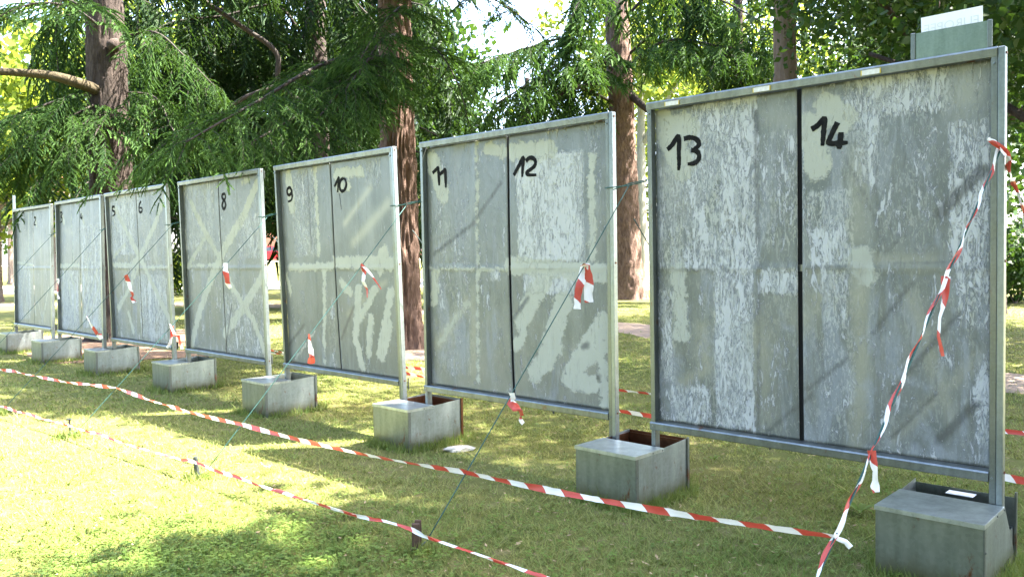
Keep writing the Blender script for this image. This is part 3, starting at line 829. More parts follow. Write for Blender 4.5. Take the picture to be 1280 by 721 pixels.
for k in range(7):
    sp = STAKE[k]; rng = random.Random(k+40)
    # stake
    hgt = (.14, .14, .15, .16, .165, .165, .2)[k]
    lean = Vector((rng.uniform(-.02, .02), rng.uniform(-.02, .02), 0))
    root = empty('ground_stake', sp)
    tag(root, stake_lbl[k], 'stake', 'stakes along the front guy ropes')
    b = MB()
    if k == 5:
        b.box(-.024, .018, -.012, .014, -.05, hgt, bev=.003); b.build('shaft', M['stakebrown'], root)
        b = MB(); b.box(-.010, .026, .0145, .030, -.05, hgt+.012, bev=.002); b.build('splint', M['stakebrown'], root)
    elif k == 4:
        b.tube([(0, 0, -.05), (-.004, 0, .05), (-.012, 0, hgt-.01), (-.013, 0, hgt)], [.019, .019, .017, .015], 8); b.build('shaft', M['stakedark'], root)
        b = MB(); b.box(-.03, .03, -.02, .02, .0, .012, bev=.002); b.build('foot_plate', M['stakedark'], root)
    else:
        b.tube([(.01, 0, -.05), (0, 0, hgt)], .009, 8); b.build('shaft', M['stakedark'], root)
        b = MB(); b.box(-.025, .025, -.012, .012, hgt-.002, hgt+.012, bev=.003); b.build('head', M['stakedark'], root)
    end = Vector((sp.x+.05, sp.y+.05, .05))
    pts = rope_line(ROPE_TOP[k], end, .012)
    ROPES[k] = pts
    b = MB(); b.tube(pts, .0034 if k != 6 else .005, 6)
    rp = b.build('guy_rope', M['rope'], smooth=True)
    tag(rp, 'thin green ' + rlbl[k], 'rope', 'green guy ropes in front of the boards')
    # loop round the stake
    b = MB(); b.tube([(end - sp), Vector((.02, .02, .035)), Vector((-.0, -.024, .03)), Vector((-.028, .0, .03)), Vector((0, .028, .032)), Vector((.03, .01, .035))], .004, 6)
    b.build('rope_loop', M['ropedark'], root, smooth=True)
    if k < 6:
        # lashing between the two posts
        a = BM[k] @ Vector((PW+.034, .0, 2.07-BOXH)); c = BM[k+1] @ Vector((-.004, .0, 2.085-BOXH))
        a2 = BM[k] @ Vector((PW-.03, -.008, 2.07-BOXH))
        b = MB(); b.tube([a2, a2.lerp(a, .5)+NV*.012, a+NV*.01, ROPE_TOP[k], c+NV*.008, c], .0045, 6)
        b.tube([a+Vector((0, 0, -.015)), ROPE_TOP[k]+Vector((0, 0, .012)), c+Vector((0, 0, .01))], .004, 6)
        ls = b.build('rope_lashing', M['rope'], smooth=True)
        tag(ls, 'short green rope ' + llbl[k], 'rope', 'rope lashings between neighbouring posts')
# rear guy ropes
for k in range(3, 6):
    a = gap_pt(k, 1.85) - NV*.05; e = Vector((a.x, a.y, .03)) - NV*1.7 + DV*-.1
    b = MB(); b.tube(rope_line(a, e, .02), .004, 6); rp = b.build('guy_rope', M['ropedark'], smooth=True)
    tag(rp, 'dark rear guy rope seen through the ' + ('gap by the red car', 'gap by the reddish plated trunk', 'gap left of the nearest board')[k-3], 'rope', 'rear guy ropes')
    st = MB(); st.tube([(0, 0, -.06), (0, 0, .15)], .01, 8); so = st.build('ground_stake', M['stakedark']); so.location = (e.x, e.y, 0)
    tag(so, 'rear stake of the dark rope seen through the ' + ('gap by the red car', 'gap by the reddish plated trunk', 'gap left of the nearest board')[k-3], 'stake', 'stakes behind the boards')

def ribbon(name, pts, wd, twist, mats, parent=None, seed=0, along0=0.0, fold=0.0, step=.03):
    """a flat tape along pts; twist(t) is its roll angle"""
    rng = random.Random(seed)
    P = [Vector(pts[0])]
    for a, b in zip(pts[:-1], pts[1:]):
        a = Vector(a); b = Vector(b); n = max(1, int((b-a).length/step))
        for k in range(1, n+1): P.append(a.lerp(b, k/n))
    n = len(P); V = []; al = []; ac = []; T = []
    s = along0; cols = 3
    for i, p in enumerate(P):
        if i: s += (P[i]-P[i-1]).length
        t = (P[min(i+1, n-1)]-P[max(i-1, 0)]).normalized()
        up = Vector((0, 0, 1)) if abs(t.z) < .9 else NV.copy()
        side = t.cross(up).normalized(); up = side.cross(t).normalized()
        ang = twist(i/(n-1), s) + .35*mnoise.noise((s*14, seed*3.1, 0)) + .2*mnoise.noise((s*45, seed, 7))
        d1 = up*math.cos(ang) + side*math.sin(ang); d2 = t.cross(d1)
        for c in range(cols):
            u = c/(cols-1) - .5
            w_ = wd*(1 + .18*math.sin(s*9+seed) + .22*mnoise.noise((s*22, seed, 3)))
            V.append(p + d1*u*w_ + d2*(fold*wd*(abs(u)*2)))
            al.append(s); ac.append(u*2)
        if i:
            for c in range(cols-1):
                T.append(((i-1)*cols+c, (i-1)*cols+c+1, i*cols+c+1, i*cols+c))
    me = np_mesh(name, np.array([tuple(v) for v in V]), T, smooth=True, attrs={'along': al, 'across': ac})
    return link(name, me, mats, parent)
def sagged(pts, sag):
    out = []
    for a, b in zip(pts[:-1], pts[1:]):
        a = Vector(a); b = Vector(b)
        for k in range(10):
            t = k/10; p = a.lerp(b, t); p.z -= sag*4*t*(1-t); out.append(p)
    out.append(Vector(pts[-1])); return out
def proj(P):
    x, y, z = P[0], P[1], P[2]-CAM_H
    yc = y*math.cos(PITCH)-z*math.sin(PITCH); zc = z*math.cos(PITCH)+y*math.sin(PITCH)
    u, v = F_PX*x/yc, -F_PX*zc/yc
    return (640+u*math.cos(ROLL)-v*math.sin(ROLL), 360.5+u*math.sin(ROLL)+v*math.cos(ROLL))
def on_rope(k, px, lo=0.0):
    best = None
    pts = ROPES[k]
    for a, b in zip(pts[:-1], pts[1:]):
        for j in range(20):
            p = a.lerp(b, j/20); q = proj(p)
            dd = (q[0]-px[0])**2 + (q[1]-px[1])**2
            if best is None or dd < best[0]: best = (dd, p)
    return best[1]
OFF = NV*.012
t1 = [on_rope(3, (145, 483))+OFF, on_rope(4, (300, 528))+OFF, on_rope(5, (583, 588))+OFF, on_rope(6, (1043, 668))+OFF]
t1 = [at_z(-120, 441, t1[0].z), at_z(20, 464, t1[0].z)] + t1
o = ribbon('barrier_tape', sagged(t1, .025), .030, lambda t, s: .25 + .5*math.sin(s*2.1) + (1.0*math.sin(s*7) if t < .55 else .12*math.sin(s*6)), M['tape'], seed=3, fold=.12)
tag(o, 'upper red and white barrier tape strung along the guy ropes in front of the boxes', 'barrier tape', 'red and white barrier tapes')
def stake_top(k, dz=0): return STAKE[k] + Vector((-.016 if k == 4 else -.008, -.034, (.14, .14, .15, .16, .165, .165, .2)[k] - .03 + dz))
t2 = [stake_top(1), stake_top(2), stake_top(3), stake_top(4), stake_top(5), stake_top(6, .02)]
o = ribbon('barrier_tape', sagged(t2, .012), .022, lambda t, s: .5 + 1.1*math.sin(s*3.3) + .7*math.sin(s*8.1), M['tape'], seed=5, fold=.5, step=.025)
tag(o, 'lower thin twisted red and white tape running from stake to stake across the lawn', 'barrier tape', 'red and white barrier tapes')
# tape wrapped down the rope of board 14
pts = []
src = ROPES[6]
for k in range(141):
    t = k/140*(len(src)-1); a = int(min(t, len(src)-2)); p = src[a].lerp(src[a+1], t-a)
    ang = k*.5; tt = (src[-1]-src[0]).normalized(); s1 = tt.cross(Vector((0, 0, 1))).normalized(); s2 = s1.cross(tt)
    pts.append(p + (s1*math.cos(ang)+s2*math.sin(ang))*.006 + NV*.008)
o = ribbon('barrier_tape', pts, .017, lambda t, s: s*5, M['tape'], seed=8, fold=.3)
tag(o, 'red and white tape wound down the guy rope of board 14', 'barrier tape', 'red and white barrier tapes')
# knot at the post and the tail going right
top = ROPE_TOP[6]
rt = [top+NV*.02+Vector((0, 0, .01)), at_y(1259, 195, 3.98), at_y(1268, 232, 4.25), at_y(1280, 270, 4.5), at_y(1300, 345, 4.9)]
o = ribbon('barrier_tape', sagged(rt, .004), .022, lambda t, s: .4+s*9, M['tape'], seed=12, fold=.4)
tag(o, 'red and white tape leading off the post of board 14 towards the right edge', 'barrier tape', 'red and white barrier tapes')
kn = [top+NV*.03+Vector((-.05, 0, .05)), top+NV*.035+Vector((-.025, 0, .03)), top+NV*.04, top+NV*.03+Vector((.03, .0, -.03)), top+NV*.02+Vector((.045, .0, -.07))]
o = ribbon('tape_knot', kn, .024, lambda t, s: s*22, M['tape'], seed=13, along0=.10, fold=.5, step=.01)
tag(o, 'tape knot tied round the right post of board 14', 'tape scrap', 'tape scraps tied on ropes and posts')
# tapes behind the boards
def rear(y0, px0, px1, z):
    a = at_z(*px0, z); b = at_z(*px1, z); d = (b-a)
    return [a-d*2.6, a-d*1.3, a, b, b+d*.5]
for z, p0, p1, lb in ((.22, (795, 489), (1267, 540), 'farther'), (.30, (795, 516), (1267, 598), 'nearer')):
    o = ribbon('barrier_tape', sagged(rear(0, p0, p1, z), .01), .036, lambda t, s: .3+.6*math.sin(s*3), M['tape'], seed=int(z*100), fold=.2, step=.06)
    tag(o, '%s of two red and white tapes running behind the boards' % lb, 'barrier tape', 'red and white barrier tapes')
# scraps tied to the ropes: rope, px of knot, px of tips, width
SCR = [(5, (728, 329), [(720, 386), (737, 378)], .055, 'wide striped tape scrap fluttering on the rope in front of number 12'),
       (5, (634, 489), [(655, 528)], .055, 'striped tape scrap on the rope below the seam of board 11 and 12'),
       (4, (459, 334), [(458, 372), (477, 361)], .03, 'two-tailed tape scrap on the rope in front of number 10'),
       (4, (391, 421), [(390, 455)], .05, 'tape scrap on the rope at the lower part of number 9'),
       (3, (283, 329), [(286, 361)], .045, 'tape scrap on the rope crossing the middle of board 8'),
       (3, (214, 406), [(209, 434), (226, 436)], .06, 'two-tailed tape scrap beside the right post of board 6'),
       (2, (166, 352), [(169, 378)], .06, 'crumpled tape scrap in the middle of board 5 and 6'),
       (2, (119, 403), [(127, 424)], .05, 'tape scrap near the foot of board 4'),
       (1, (69.5, 346), [(72, 374)], .05, 'tape scrap hanging at the gap between boards 2 and 3'),
       (6, (1178, 345), [(1172, 445)], .034, 'long striped tape tail hanging in front of number 14'),
       (6, (1089, 563), [(1091, 614)], .042, 'tape tail on the wound rope below the bottom rail of board 14'),
       (6, (1043, 666), [(1066, 684)], .022, 'short knotted tape end where the upper tape meets the wound rope')]
for n_, (k, kp, tips, wd, lb) in enumerate(SCR):
    p = on_rope(k, kp) + NV*.016
    pts = []
    for tp in tips[::-1][:1] if len(tips) > 1 else []:
        e = at_y(tp[0], tp[1], p.y-.01)
        pts += [e, e.lerp(p, .5)+Vector((.012, 0, .01))]
    pts.append(p+Vector((0, 0, .008)))
    e = at_y(tips[0][0], tips[0][1], p.y-.02)
    rng = random.Random(n_)
    for j in (1, 2, 3, 4):
        q = p.lerp(e, j/4) + Vector((rng.uniform(-.012, .012), rng.uniform(-.015, .015), 0)); pts.append(q)
    tw = rng.uniform(0, 3); a0 = rng.uniform(-.4, .4)
    o = ribbon('tape_scrap', pts, wd, lambda t, s, tw=tw, a0=a0: PI/2+a0+.9*math.sin(s*7+tw), M['tape'], seed=n_, along0=.07*n_, fold=.25, step=.012)
    tag(o, lb, 'tape scrap', 'tape scraps tied on ropes and posts')

# pale stone by the box
b = MB(); rng = random.Random(4); c = at_z(574, 563)
n = 12
vs = []
for lay, (sc, z) in enumerate(((1.0, 0), (1.02, .02), (.86, .035))):
    for k in range(n):
        a = 2*PI*k/n; r = sc*(1+.2*rng.uniform(-1, 1))
        vs.append((.12*r*math.cos(a), .055*r*math.sin(a), z+rng.uniform(-.004, .004)))
fs = [(l*n+k, l*n+(k+1) % n, (l+1)*n+(k+1) % n, (l+1)*n+k) for l in range(2) for k in range(n)] + [tuple(range(2*n, 3*n))]
b.add(vs, fs); o = b.build('stone_slab', M['stone']); o.location = (c.x, c.y, 0); o.rotation_euler = (0, 0, .2)
tag(o, 'flat pale broken stone on the grass by the box of boards 10 and 11', 'stone')

# ------------------------------------------------------------------ trees
def orient(x, up_hint=Vector((0, 0, 1))):
    x = x.normalized()
    y = up_hint.cross(x)
    if y.length < 1e-3: y = Vector((0, 1, 0)).cross(x)
    y.normalize(); z = x.cross(y)
    return np.array([[x.x, y.x, z.x], [x.y, y.y, z.y], [x.z, y.z, z.z]])

def spray_template(seed, L=.85, ntw=22, ntuft=6, nper=3, nl=.036, nw=.0075, wide=.30, droop=.28, fw=.022, nsg=4):
    rng = np.random.default_rng(seed)
    V = []; T = []; mi = []; tint = []
    def axis(x): return np.array([x, .05*math.sin(x*6+seed), -droop*x*x/L])
    # stem
    xs = np.linspace(0, L, 6); r0 = .0055
    b = 0
    for k, x in enumerate(xs):
        c = axis(x); r = r0*(1-.8*k/5)
        for a in range(3):
            V.append(c+np.array([0, r*math.cos(2.1*a), r*math.sin(2.1*a)])); tint.append(.5)
    for k in range(5):
        for a in range(3):
            p, q = k*3+a, k*3+(a+1) % 3
            T.append((p, q, q+3)); T.append((p, q+3, p+3)); mi += [1, 1]
    for i in range(ntw):
        u = (i+.6)/ntw; x = L*u
        c = axis(x); side = 1 if i % 2 else -1
        ln = wide*(.4+.6*math.sin(PI*min(1, .18+.8*(1-u))))*rng.uniform(.6, 1.2)
        d = np.array([.75, side*rng.uniform(.35, .9), rng.uniform(-.4, .1)]); d /= np.linalg.norm(d)
        if i == ntw-1: d = np.array([1, 0, -.4])
        tb = rng.uniform(-.2, .25); sag = rng.uniform(.4, 2.2)
        for cr_ in range(2):
            b0 = len(V)
            for j in range(nsg+1):
                s = ln*j/nsg; p = c + d*s + np.array([0, 0, -sag*s*s])
                ax = d + np.array([0, 0, -2*sag*s]); ax /= np.linalg.norm(ax)
                sd = np.cross(ax, np.array([0, 0, 1.0])); sd /= np.linalg.norm(sd)+1e-9
                if cr_: sd = np.cross(ax, sd)
                hw = fw*.5*(.75+.5*rng.random())*(1-.75*(j/nsg)**2)
                V += [p-sd*hw, p+sd*hw]
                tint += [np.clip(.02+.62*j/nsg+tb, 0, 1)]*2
                if j:
                    q = b0+2*j; T.append((q-2, q-1, q+1)); T.append((q-2, q+1, q)); mi += [0, 0]
        for j in range(ntuft):
            s = ln*(j+.5)/ntuft
            p = c + d*s + np.array([0, 0, -sag*s*s])
            ax = d + np.array([0, 0, -2*sag*s]); ax /= np.linalg.norm(ax)
            for q in range(nper):
                e = ax*.75 + rng.normal(0, .6, 3); e /= np.linalg.norm(e)
                pr = np.cross(e, rng.normal(0, 1, 3)); pr /= np.linalg.norm(pr)+1e-9
                ll = nl*rng.uniform(.7, 1.3)*(1-.35*j/ntuft)
                b = len(V)
                V += [p - pr*nw*.5, p + pr*nw*.5 + e*ll*.2, p + e*ll]
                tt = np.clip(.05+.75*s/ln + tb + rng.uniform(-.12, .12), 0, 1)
                tint += [tt]*3; T.append((b, b+1, b+2)); mi.append(0)
    return np.array(V), np.array(T), np.array(mi), np.array(tint)

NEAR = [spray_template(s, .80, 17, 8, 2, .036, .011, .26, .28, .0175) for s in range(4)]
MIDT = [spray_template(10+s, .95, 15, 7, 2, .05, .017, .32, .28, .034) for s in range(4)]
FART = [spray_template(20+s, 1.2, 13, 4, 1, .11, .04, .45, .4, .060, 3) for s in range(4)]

# openings cut into the crowns to put sun on the lawn and two posts
GAPS = []
def opening(p, r): GAPS.append((np.array(p), r))
for (px, py, r) in ((40, 540, .5), (60, 600, .55), (60, 655, .4), (120, 565, .5), (150, 610, .45), (110, 635, .4), (20, 620, .5), (410, 540, .16), (360, 543, .16), (460, 540, .12)):
    opening(at_z(px, py), r)
for i in (4, 1):
    for z in (.5, 1.1, 1.7, 2.2): opening(BM[i] @ Vector((PW+.03, .02, z)), .30)
opening(Vector((-5.6, 12.05, .2)), .25)
SUNV = np.array(-TRAVEL)
def shut(P):
    keep = np.ones(len(P), bool)
    for g_, r in GAPS:
        q = P - g_; t = q @ SUNV
        keep &= ~((np.linalg.norm(q - t[:, None]*SUNV, axis=1) < r) & (t > .3))
    return keep
class Crown:
    def __init__(s): s.V = []; s.T = []; s.m = []; s.t = []; s.n = 0; s.tri = 0
    def put(s, tpl, p, Rm, sc, dt=0.0):
        if p[2] > 5.5 and not shut(np.array([p]) + Rm[:, 0]*.3*sc)[0]: return
        V, T, m, t = tpl
        s.V.append((V*sc) @ Rm.T + np.array(p)); s.T.append(T+s.n); s.m.append(m); s.t.append(np.clip(t+dt, 0, 1))
        s.n += len(V); s.tri += len(T)
    def raw(s, V, T, m, t):
        s.V.append(V); s.T.append(T+s.n); s.m.append(m); s.t.append(t); s.n += len(V); s.tri += len(T)
    def build(s, name, mats, parent):
        if not s.V: return
        V = np.concatenate(s.V) - np.array(parent.location)
        me = np_mesh(name, V, np.concatenate(s.T), np.concatenate(s.m), attrs={'tint': np.concatenate(s.t)})
        return link(name, me, mats, parent)

def smooth_path(pts, n=8):
    P = [Vector(p) for p in pts]; out = []
    for i in range(len(P)-1):
        p0 = P[max(i-1, 0)]; p1 = P[i]; p2 = P[i+1]; p3 = P[min(i+2, len(P)-1)]
        for k in range(n):
            t = k/n
            out.append(.5*((2*p1)+(p2-p0)*t+(2*p0-5*p1+4*p2-p3)*t*t+(3*p1-p0-3*p2+p3)*t**3))
    out.append(P[-1]); return out

def bough(crown, path, rng, tpls, spacing=.16, lmax=1.1, lat=.9, down=.25, start=.12, sc=1.0, hang=0.0, dens=1.0):
    L = [0.0]
    for a, b in zip(path[:-1], path[1:]): L.append(L[-1]+(b-a).length)
    tot = L[-1]; s = tot*start; k = 0
    while s < tot:
        i = max(j for j in range(len(L)) if L[j] <= s); i = min(i, len(path)-2)
        p = path[i].lerp(path[i+1], (s-L[i])/max(1e-6, L[i+1]-L[i]))
        t = (path[i+1]-path[i]).normalized()
        u = s/tot
        side = t.cross(Vector((0, 0, 1))); side = side.normalized() if side.length > .05 else Vector((1, 0, 0))
        side *= (1 if k % 2 else -1)
        ln = lmax*(.35+.65*math.sin(PI*min(1, .25+.75*(1-u))))*rng.uniform(.55, 1.15)
        d = (side*lat + t*rng.uniform(.4, .8) + Vector((0, 0, rng.uniform(-.15, .2)-down*.5-hang*1.2))).normalized()
        q = p.copy(); step = .3*sc; m = max(1, int(round(ln/step)))
        dt = rng.uniform(-.15, .15)
        for j in range(m):
            if rng.random() < dens:
                dd = (d + Vector((rng.uniform(-.35, .35), rng.uniform(-.35, .35), rng.uniform(-.2, .1)-down*j*.25-hang))).normalized()
                crown.put(tpls[rng.randrange(len(tpls))], q, orient(dd, Vector((rng.uniform(-.3, .3), rng.uniform(-.3, .3), 1))), sc*rng.uniform(.7, 1.1)*(1-.25*j/m), dt)
            q = q + d*step; d = (d + Vector((0, 0, -down*.35-hang*.6))).normalized()
        if k % 2:
            dd = (t*.8 + side*rng.uniform(-.5, .5) + Vector((0, 0, rng.uniform(-.1, .45)))).normalized()
            crown.put(tpls[rng.randrange(len(tpls))], p+Vector((0, 0, .02)), orient(dd), sc*rng.uniform(.45, .8), rng.uniform(-.1, .1))
        s += spacing*rng.uniform(.7, 1.3); k += 1
    crown.put(tpls[0], path[-1], orient((path[-1]-path[-2])+Vector((0, 0, -.05))), sc)

def trunk_mesh(base, top, r0, r1, seed, nseg=44, rows=None, fr=11.0, depth=.03, flare=.35, bend=.1, fine=False):
    H = top.z-base.z; rng = random.Random(seed)
    rows = rows or max(12, int(H/(.14 if nseg < 50 else .10)))
    V = []; T = []
    for j in range(rows+1):
        u = j/rows; z = H*u
        c = base.lerp(top, u) - base + Vector((bend*math.sin(u*4+seed), bend*math.cos(u*3+seed), 0))*min(1, u*3)
        r = r0*(1-u)+r1*u + r0*flare*math.exp(-z/.45)
        for k in range(nseg):
            a = 2*PI*k/nseg
            ca, sa = math.cos(a), math.sin(a)
            nz = 1-2*abs(mnoise.noise((ca*r0*fr, sa*r0*fr+seed*9, z*2.2)))
            nz2 = mnoise.noise((ca*r0*26+5, sa*r0*26, z*4.5+seed))
            rr = r + depth*(nz-.5) + depth*.5*nz2 + (r0*.18*math.cos(a*5+seed)*math.exp(-z/.5) if flare else 0)
            V.append((c.x+ca*rr, c.y+sa*rr, c.z if False else z))
    for j in range(rows):
        for k in range(nseg):
            k2 = (k+1) % nseg
            T.append((j*nseg+k, j*nseg+k2, (j+1)*nseg+k2, (j+1)*nseg+k))
    return np_mesh('trunk', np.array(V), np.array(T), smooth=True)

def make_tree(name, label, base, top, r0, r1, bark, seed, nseg=40, depth=.03, bend=.08, group='trees in the park', z0=-.1, cat='tree'):
    root = empty(name, base)
    tag(root, label, cat, group)
    me = trunk_mesh(Vector((base.x, base.y, base.z+z0)), top, r0, r1, seed, nseg, depth=depth, bend=bend, fr=18.0 if nseg > 50 else 11.0)
    t = link('trunk', me, bark, root); t.location = (0, 0, z0)
    return root
def limb(root, pts, r0, r1, mat, n=9):
    path = smooth_path(pts); k = len(path)
    b = MB(); lo = Vector(root.location)
    b.tube([p-lo for p in path], [r0*(1-i/(k-1))+r1*i/(k-1) for i in range(k)], n)
    b.build('limb', mat, root, smooth=True)
    return path

def blob_crown(crown, c, rad, nclump, nleaf, leaf, rng, clump_r=.7, shell=.55, flat=.8):
    for q in range(nclump):
        v = rng.normal(0, 1, 3); v /= np.linalg.norm(v)
        rr = (shell + (1-shell)*rng.random()) * (1+.18*math.sin(v[0]*7+q)*rng.random())
        p = np.array(c)+v*np.array(rad)*rr
        n = int(nleaf*rng.uniform(.6, 1.4))
        lp = p + rng.normal(0, 1, (n, 3))*clump_r*rng.uniform(.5, 1.1)*np.array([1, 1, flat])*.55
        lp = lp[shut(lp)]; n = len(lp)
        if n == 0: continue
        e1 = rng.normal(0, 1, (n, 3)); e1[:, 2] -= .35; e1 /= np.linalg.norm(e1, axis=1)[:, None]
        nr = rng.normal(0, 1, (n, 3)); nr[:, 2] += .9
        e2 = np.cross(nr, e1); e2 /= np.linalg.norm(e2, axis=1)[:, None]
        sz = leaf*rng.uniform(.6, 1.3, n)[:, None]
        V = np.stack([lp, lp+e1*sz*.5+e2*sz*.33, lp+e1*sz, lp+e1*sz*.5-e2*sz*.33], 1).reshape(-1, 3)
        b = np.arange(n)*4
        T = np.concatenate([np.stack([b, b+1, b+2], 1), np.stack([b, b+2, b+3], 1)])
        tt = np.clip(rng.uniform(.2, .8)+rng.uniform(-.25, .25, n), 0, 1)
        crown.raw(V, T, np.zeros(len(T), int), np.repeat(tt, 4))

def broadleaf(name, label, base, height, rad, leaf, nclump, nleaf, mat, bark, seed, r0=.25, low=.25, clump_r=.9, group='trees in the park', shell=.45, off=(0, 0)):
    rng = np.random.default_rng(seed)
    base = Vector((base[0], base[1], rise(base[1])))
    top = base + Vector((off[0]*.6, off[1]*.6, height*.78))
    root = make_tree(name, label, base, top, r0, r0*.3, bark, seed, 24, .015, group=group)
    c = (base.x+off[0], base.y+off[1], base.z+height*(low+(1-low)*.5)); rz = height*(1-low)*.5
    cr = Crown()
    blob_crown(cr, c, (rad, rad, rz), nclump, nleaf, leaf, rng, clump_r, shell)
    cr.build('crown', [mat], root)
    rr = random.Random(seed)
    for q in range(6):
        a = rr.uniform(0, 2*PI); z = base.z + height*rr.uniform(low*.8, .6)
        p = base.lerp(top, (z-base.z)/(height*.78)); e = Vector((c[0]+rad*.75*math.cos(a), c[1]+rad*.75*math.sin(a), z+height*rr.uniform(.08, .22)))
        limb(root, [p, p.lerp(e, .5)+Vector((0, 0, .3)), e], r0*.35, .03, bark, 6)
    return root

TRI = 0
rng = random.Random(11)
# --- cedar standing behind the gap of boards 10 and 11 (its trunk shows in full)
b2 = Vector((-1.95, 14.6, 0)); top2 = Vector((-1.85, 15.1, 15))
t2r = make_tree('cedar_tree', 'tall cedar with reddish plated trunk standing behind the gap of boards 10 and 11', b2, top2, .33, .14, M['barkred'], 3, 120, .06, .06)
def tz(b, t, z): return b.lerp(t, z/t.z)
c2 = Crown()
def B(px, py, Y): return at_y(px, py, Y)
for z, pts, r, kw in [
    (5.0, [B(420, 75, 12.8), B(320, 128, 10.8), B(232, 178, 9.5)], .075, dict(lmax=1.0)),
    (4.8, [B(440, 95, 12.6), B(370, 145, 11.0), B(315, 178, 10.2)], .06, dict(lmax=.9)),
    (4.7, [B(450, 110, 12.8), B(400, 160, 11.4), B(365, 190, 10.6)], .06, dict(lmax=.9)),
    (5.1, [B(460, 75, 12.6), B(420, 120, 11.4), B(385, 165, 10.7)], .06, dict(lmax=1.0)),
    (5.5, [B(478, 50, 12.8), B(458, 78, 11.8), B(432, 112, 11.0)], .06, dict(lmax=.7)),
    (5.8, [B(500, 10, 12.8), B(475, 35, 12.0), B(450, 75, 11.4)], .05, dict(lmax=.6)),
    (6.6, [B(540, -30, 13.5), B(600, -10, 12.5), B(650, 20, 12)], .05, dict(lmax=.6, dens=.5)),
    (5.0, [B(540, 60, 13.5), B(570, 100, 12.9), B(585, 150, 12.5)], .03, dict(lmax=.5, dens=.45)),
    ]:
    path = limb(t2r, [tz(b2, top2, z)] + pts, r*.55, .008, M['twig'], 7)
    kw.setdefault('dens', .95)
    bough(c2, path, rng, NEAR, spacing=.14, down=.24, lat=1.15, **kw)
for z, e in [(7.0, (-3.2, 9.6, 6.9)), (7.3, (-.6, 9.8, 7.0)), (7.6, (1.2, 11.0, 7.2)), (8.0, (2.6, 13.5, 7.6)), (8.2, (-4.8, 12, 7.8)), (8.6, (.8, 9.4, 8.4)), (9.0, (2.4, 11.5, 8.6)),
             (9.3, (-1.6, 9.2, 9.0)), (9.8, (3.0, 15, 9.4)), (10.2, (1.0, 10.4, 9.8)), (10.8, (-4.4, 14, 10.4)), (11.2, (1.8, 12.6, 10.8)), (11.8, (-1.2, 11, 11.4)), (12.4, (.6, 16.5, 12)), (13, (-.4, 12.8, 12.6))]:  # unseen upper boughs added to shade the lower boughs and lawn
    p = tz(b2, top2, z); e = Vector(e)
    path = limb(t2r, [p, p.lerp(e, .5)+Vector((0, 0, .25)), e], .05, .015, M['twig'], 6)
    bough(c2, path, rng, FART, spacing=.28, lmax=1.5, down=.3, dens=.75)
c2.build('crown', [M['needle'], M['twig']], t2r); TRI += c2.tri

# --- big cedar behind boards 3 to 6
b1 = Vector((-8.1, 17.0, 0)); top1 = Vector((-8.3, 17.2, 17))
t1r = make_tree('cedar_tree', 'cedar with the most massive dark trunk and a long bare limb to the left', b1, top1, .43, .24, M['barkdark'], 7, 64, .04, .05)
limb(t1r, [tz(b1, top1, 5.0), B(95, 103, 16.2), B(50, 93, 15.9), B(-40, 88, 15.5)], .12, .06, M['limbmosslit'], 10)
b = MB(); pk = at_y(131, 55, 16.6)-Vector(t1r.location); b.tube([pk+Vector((.16, .16, 0)), pk+Vector((.08, .08, 0)), pk+Vector((.03, .03, .0))], [.15, .12, .05], 10); b.build('burl', M['barkdark'], t1r, smooth=True)
c1 = Crown()
for z, pts, kw in [
    (4.9, [B(100, 140, 16.4), B(50, 165, 16), B(0, 210, 15.8)], dict(lmax=1.3)),
    (4.6, [B(110, 150, 16.2), B(85, 180, 15.9), B(55, 220, 15.7)], dict(lmax=1.1)),
    (4.7, [B(130, 150, 16.2), B(118, 170, 15.8), B(105, 200, 15.6)], dict(lmax=.8)),
    (5.2, [B(60, 130, 16.4), B(10, 150, 16), B(-40, 190, 15.8)], dict(lmax=1.2)),
    (6.3, [B(90, 10, 15.5), B(40, 5, 14.5), B(-20, 30, 14)], dict(lmax=.9, dens=.6)),
    (6.5, [B(80, 0, 17.5), B(70, 40, 17.2), B(75, 110, 17)], dict(lmax=.8, hang=.5)),
    (5.0, [B(190, 120, 17), B(215, 160, 16.2), B(235, 200, 15.6)], dict(lmax=1.0)),
    (6.0, [B(190, 40, 17), B(230, 70, 16.4), B(270, 110, 16)], dict(lmax=1.1, hang=.3)),
    (7.5, [Vector((-9.5, 15, 7.8)), Vector((-10.5, 13.5, 7.4))], dict(lmax=1.4)),
    (9, [Vector((-7, 15.5, 9.3)), Vector((-5.6, 14, 9))], dict(lmax=1.4))]:
    path = limb(t1r, [tz(b1, top1, z)] + pts, .03, .008, M['twig'], 6)
    kw.setdefault('dens', .9)
    bough(c1, path, rng, MIDT, spacing=.17, down=.24, lat=1.15, **kw)
c1.build('crown', [M['needle'], M['twig']], t1r); TRI += c1.tri

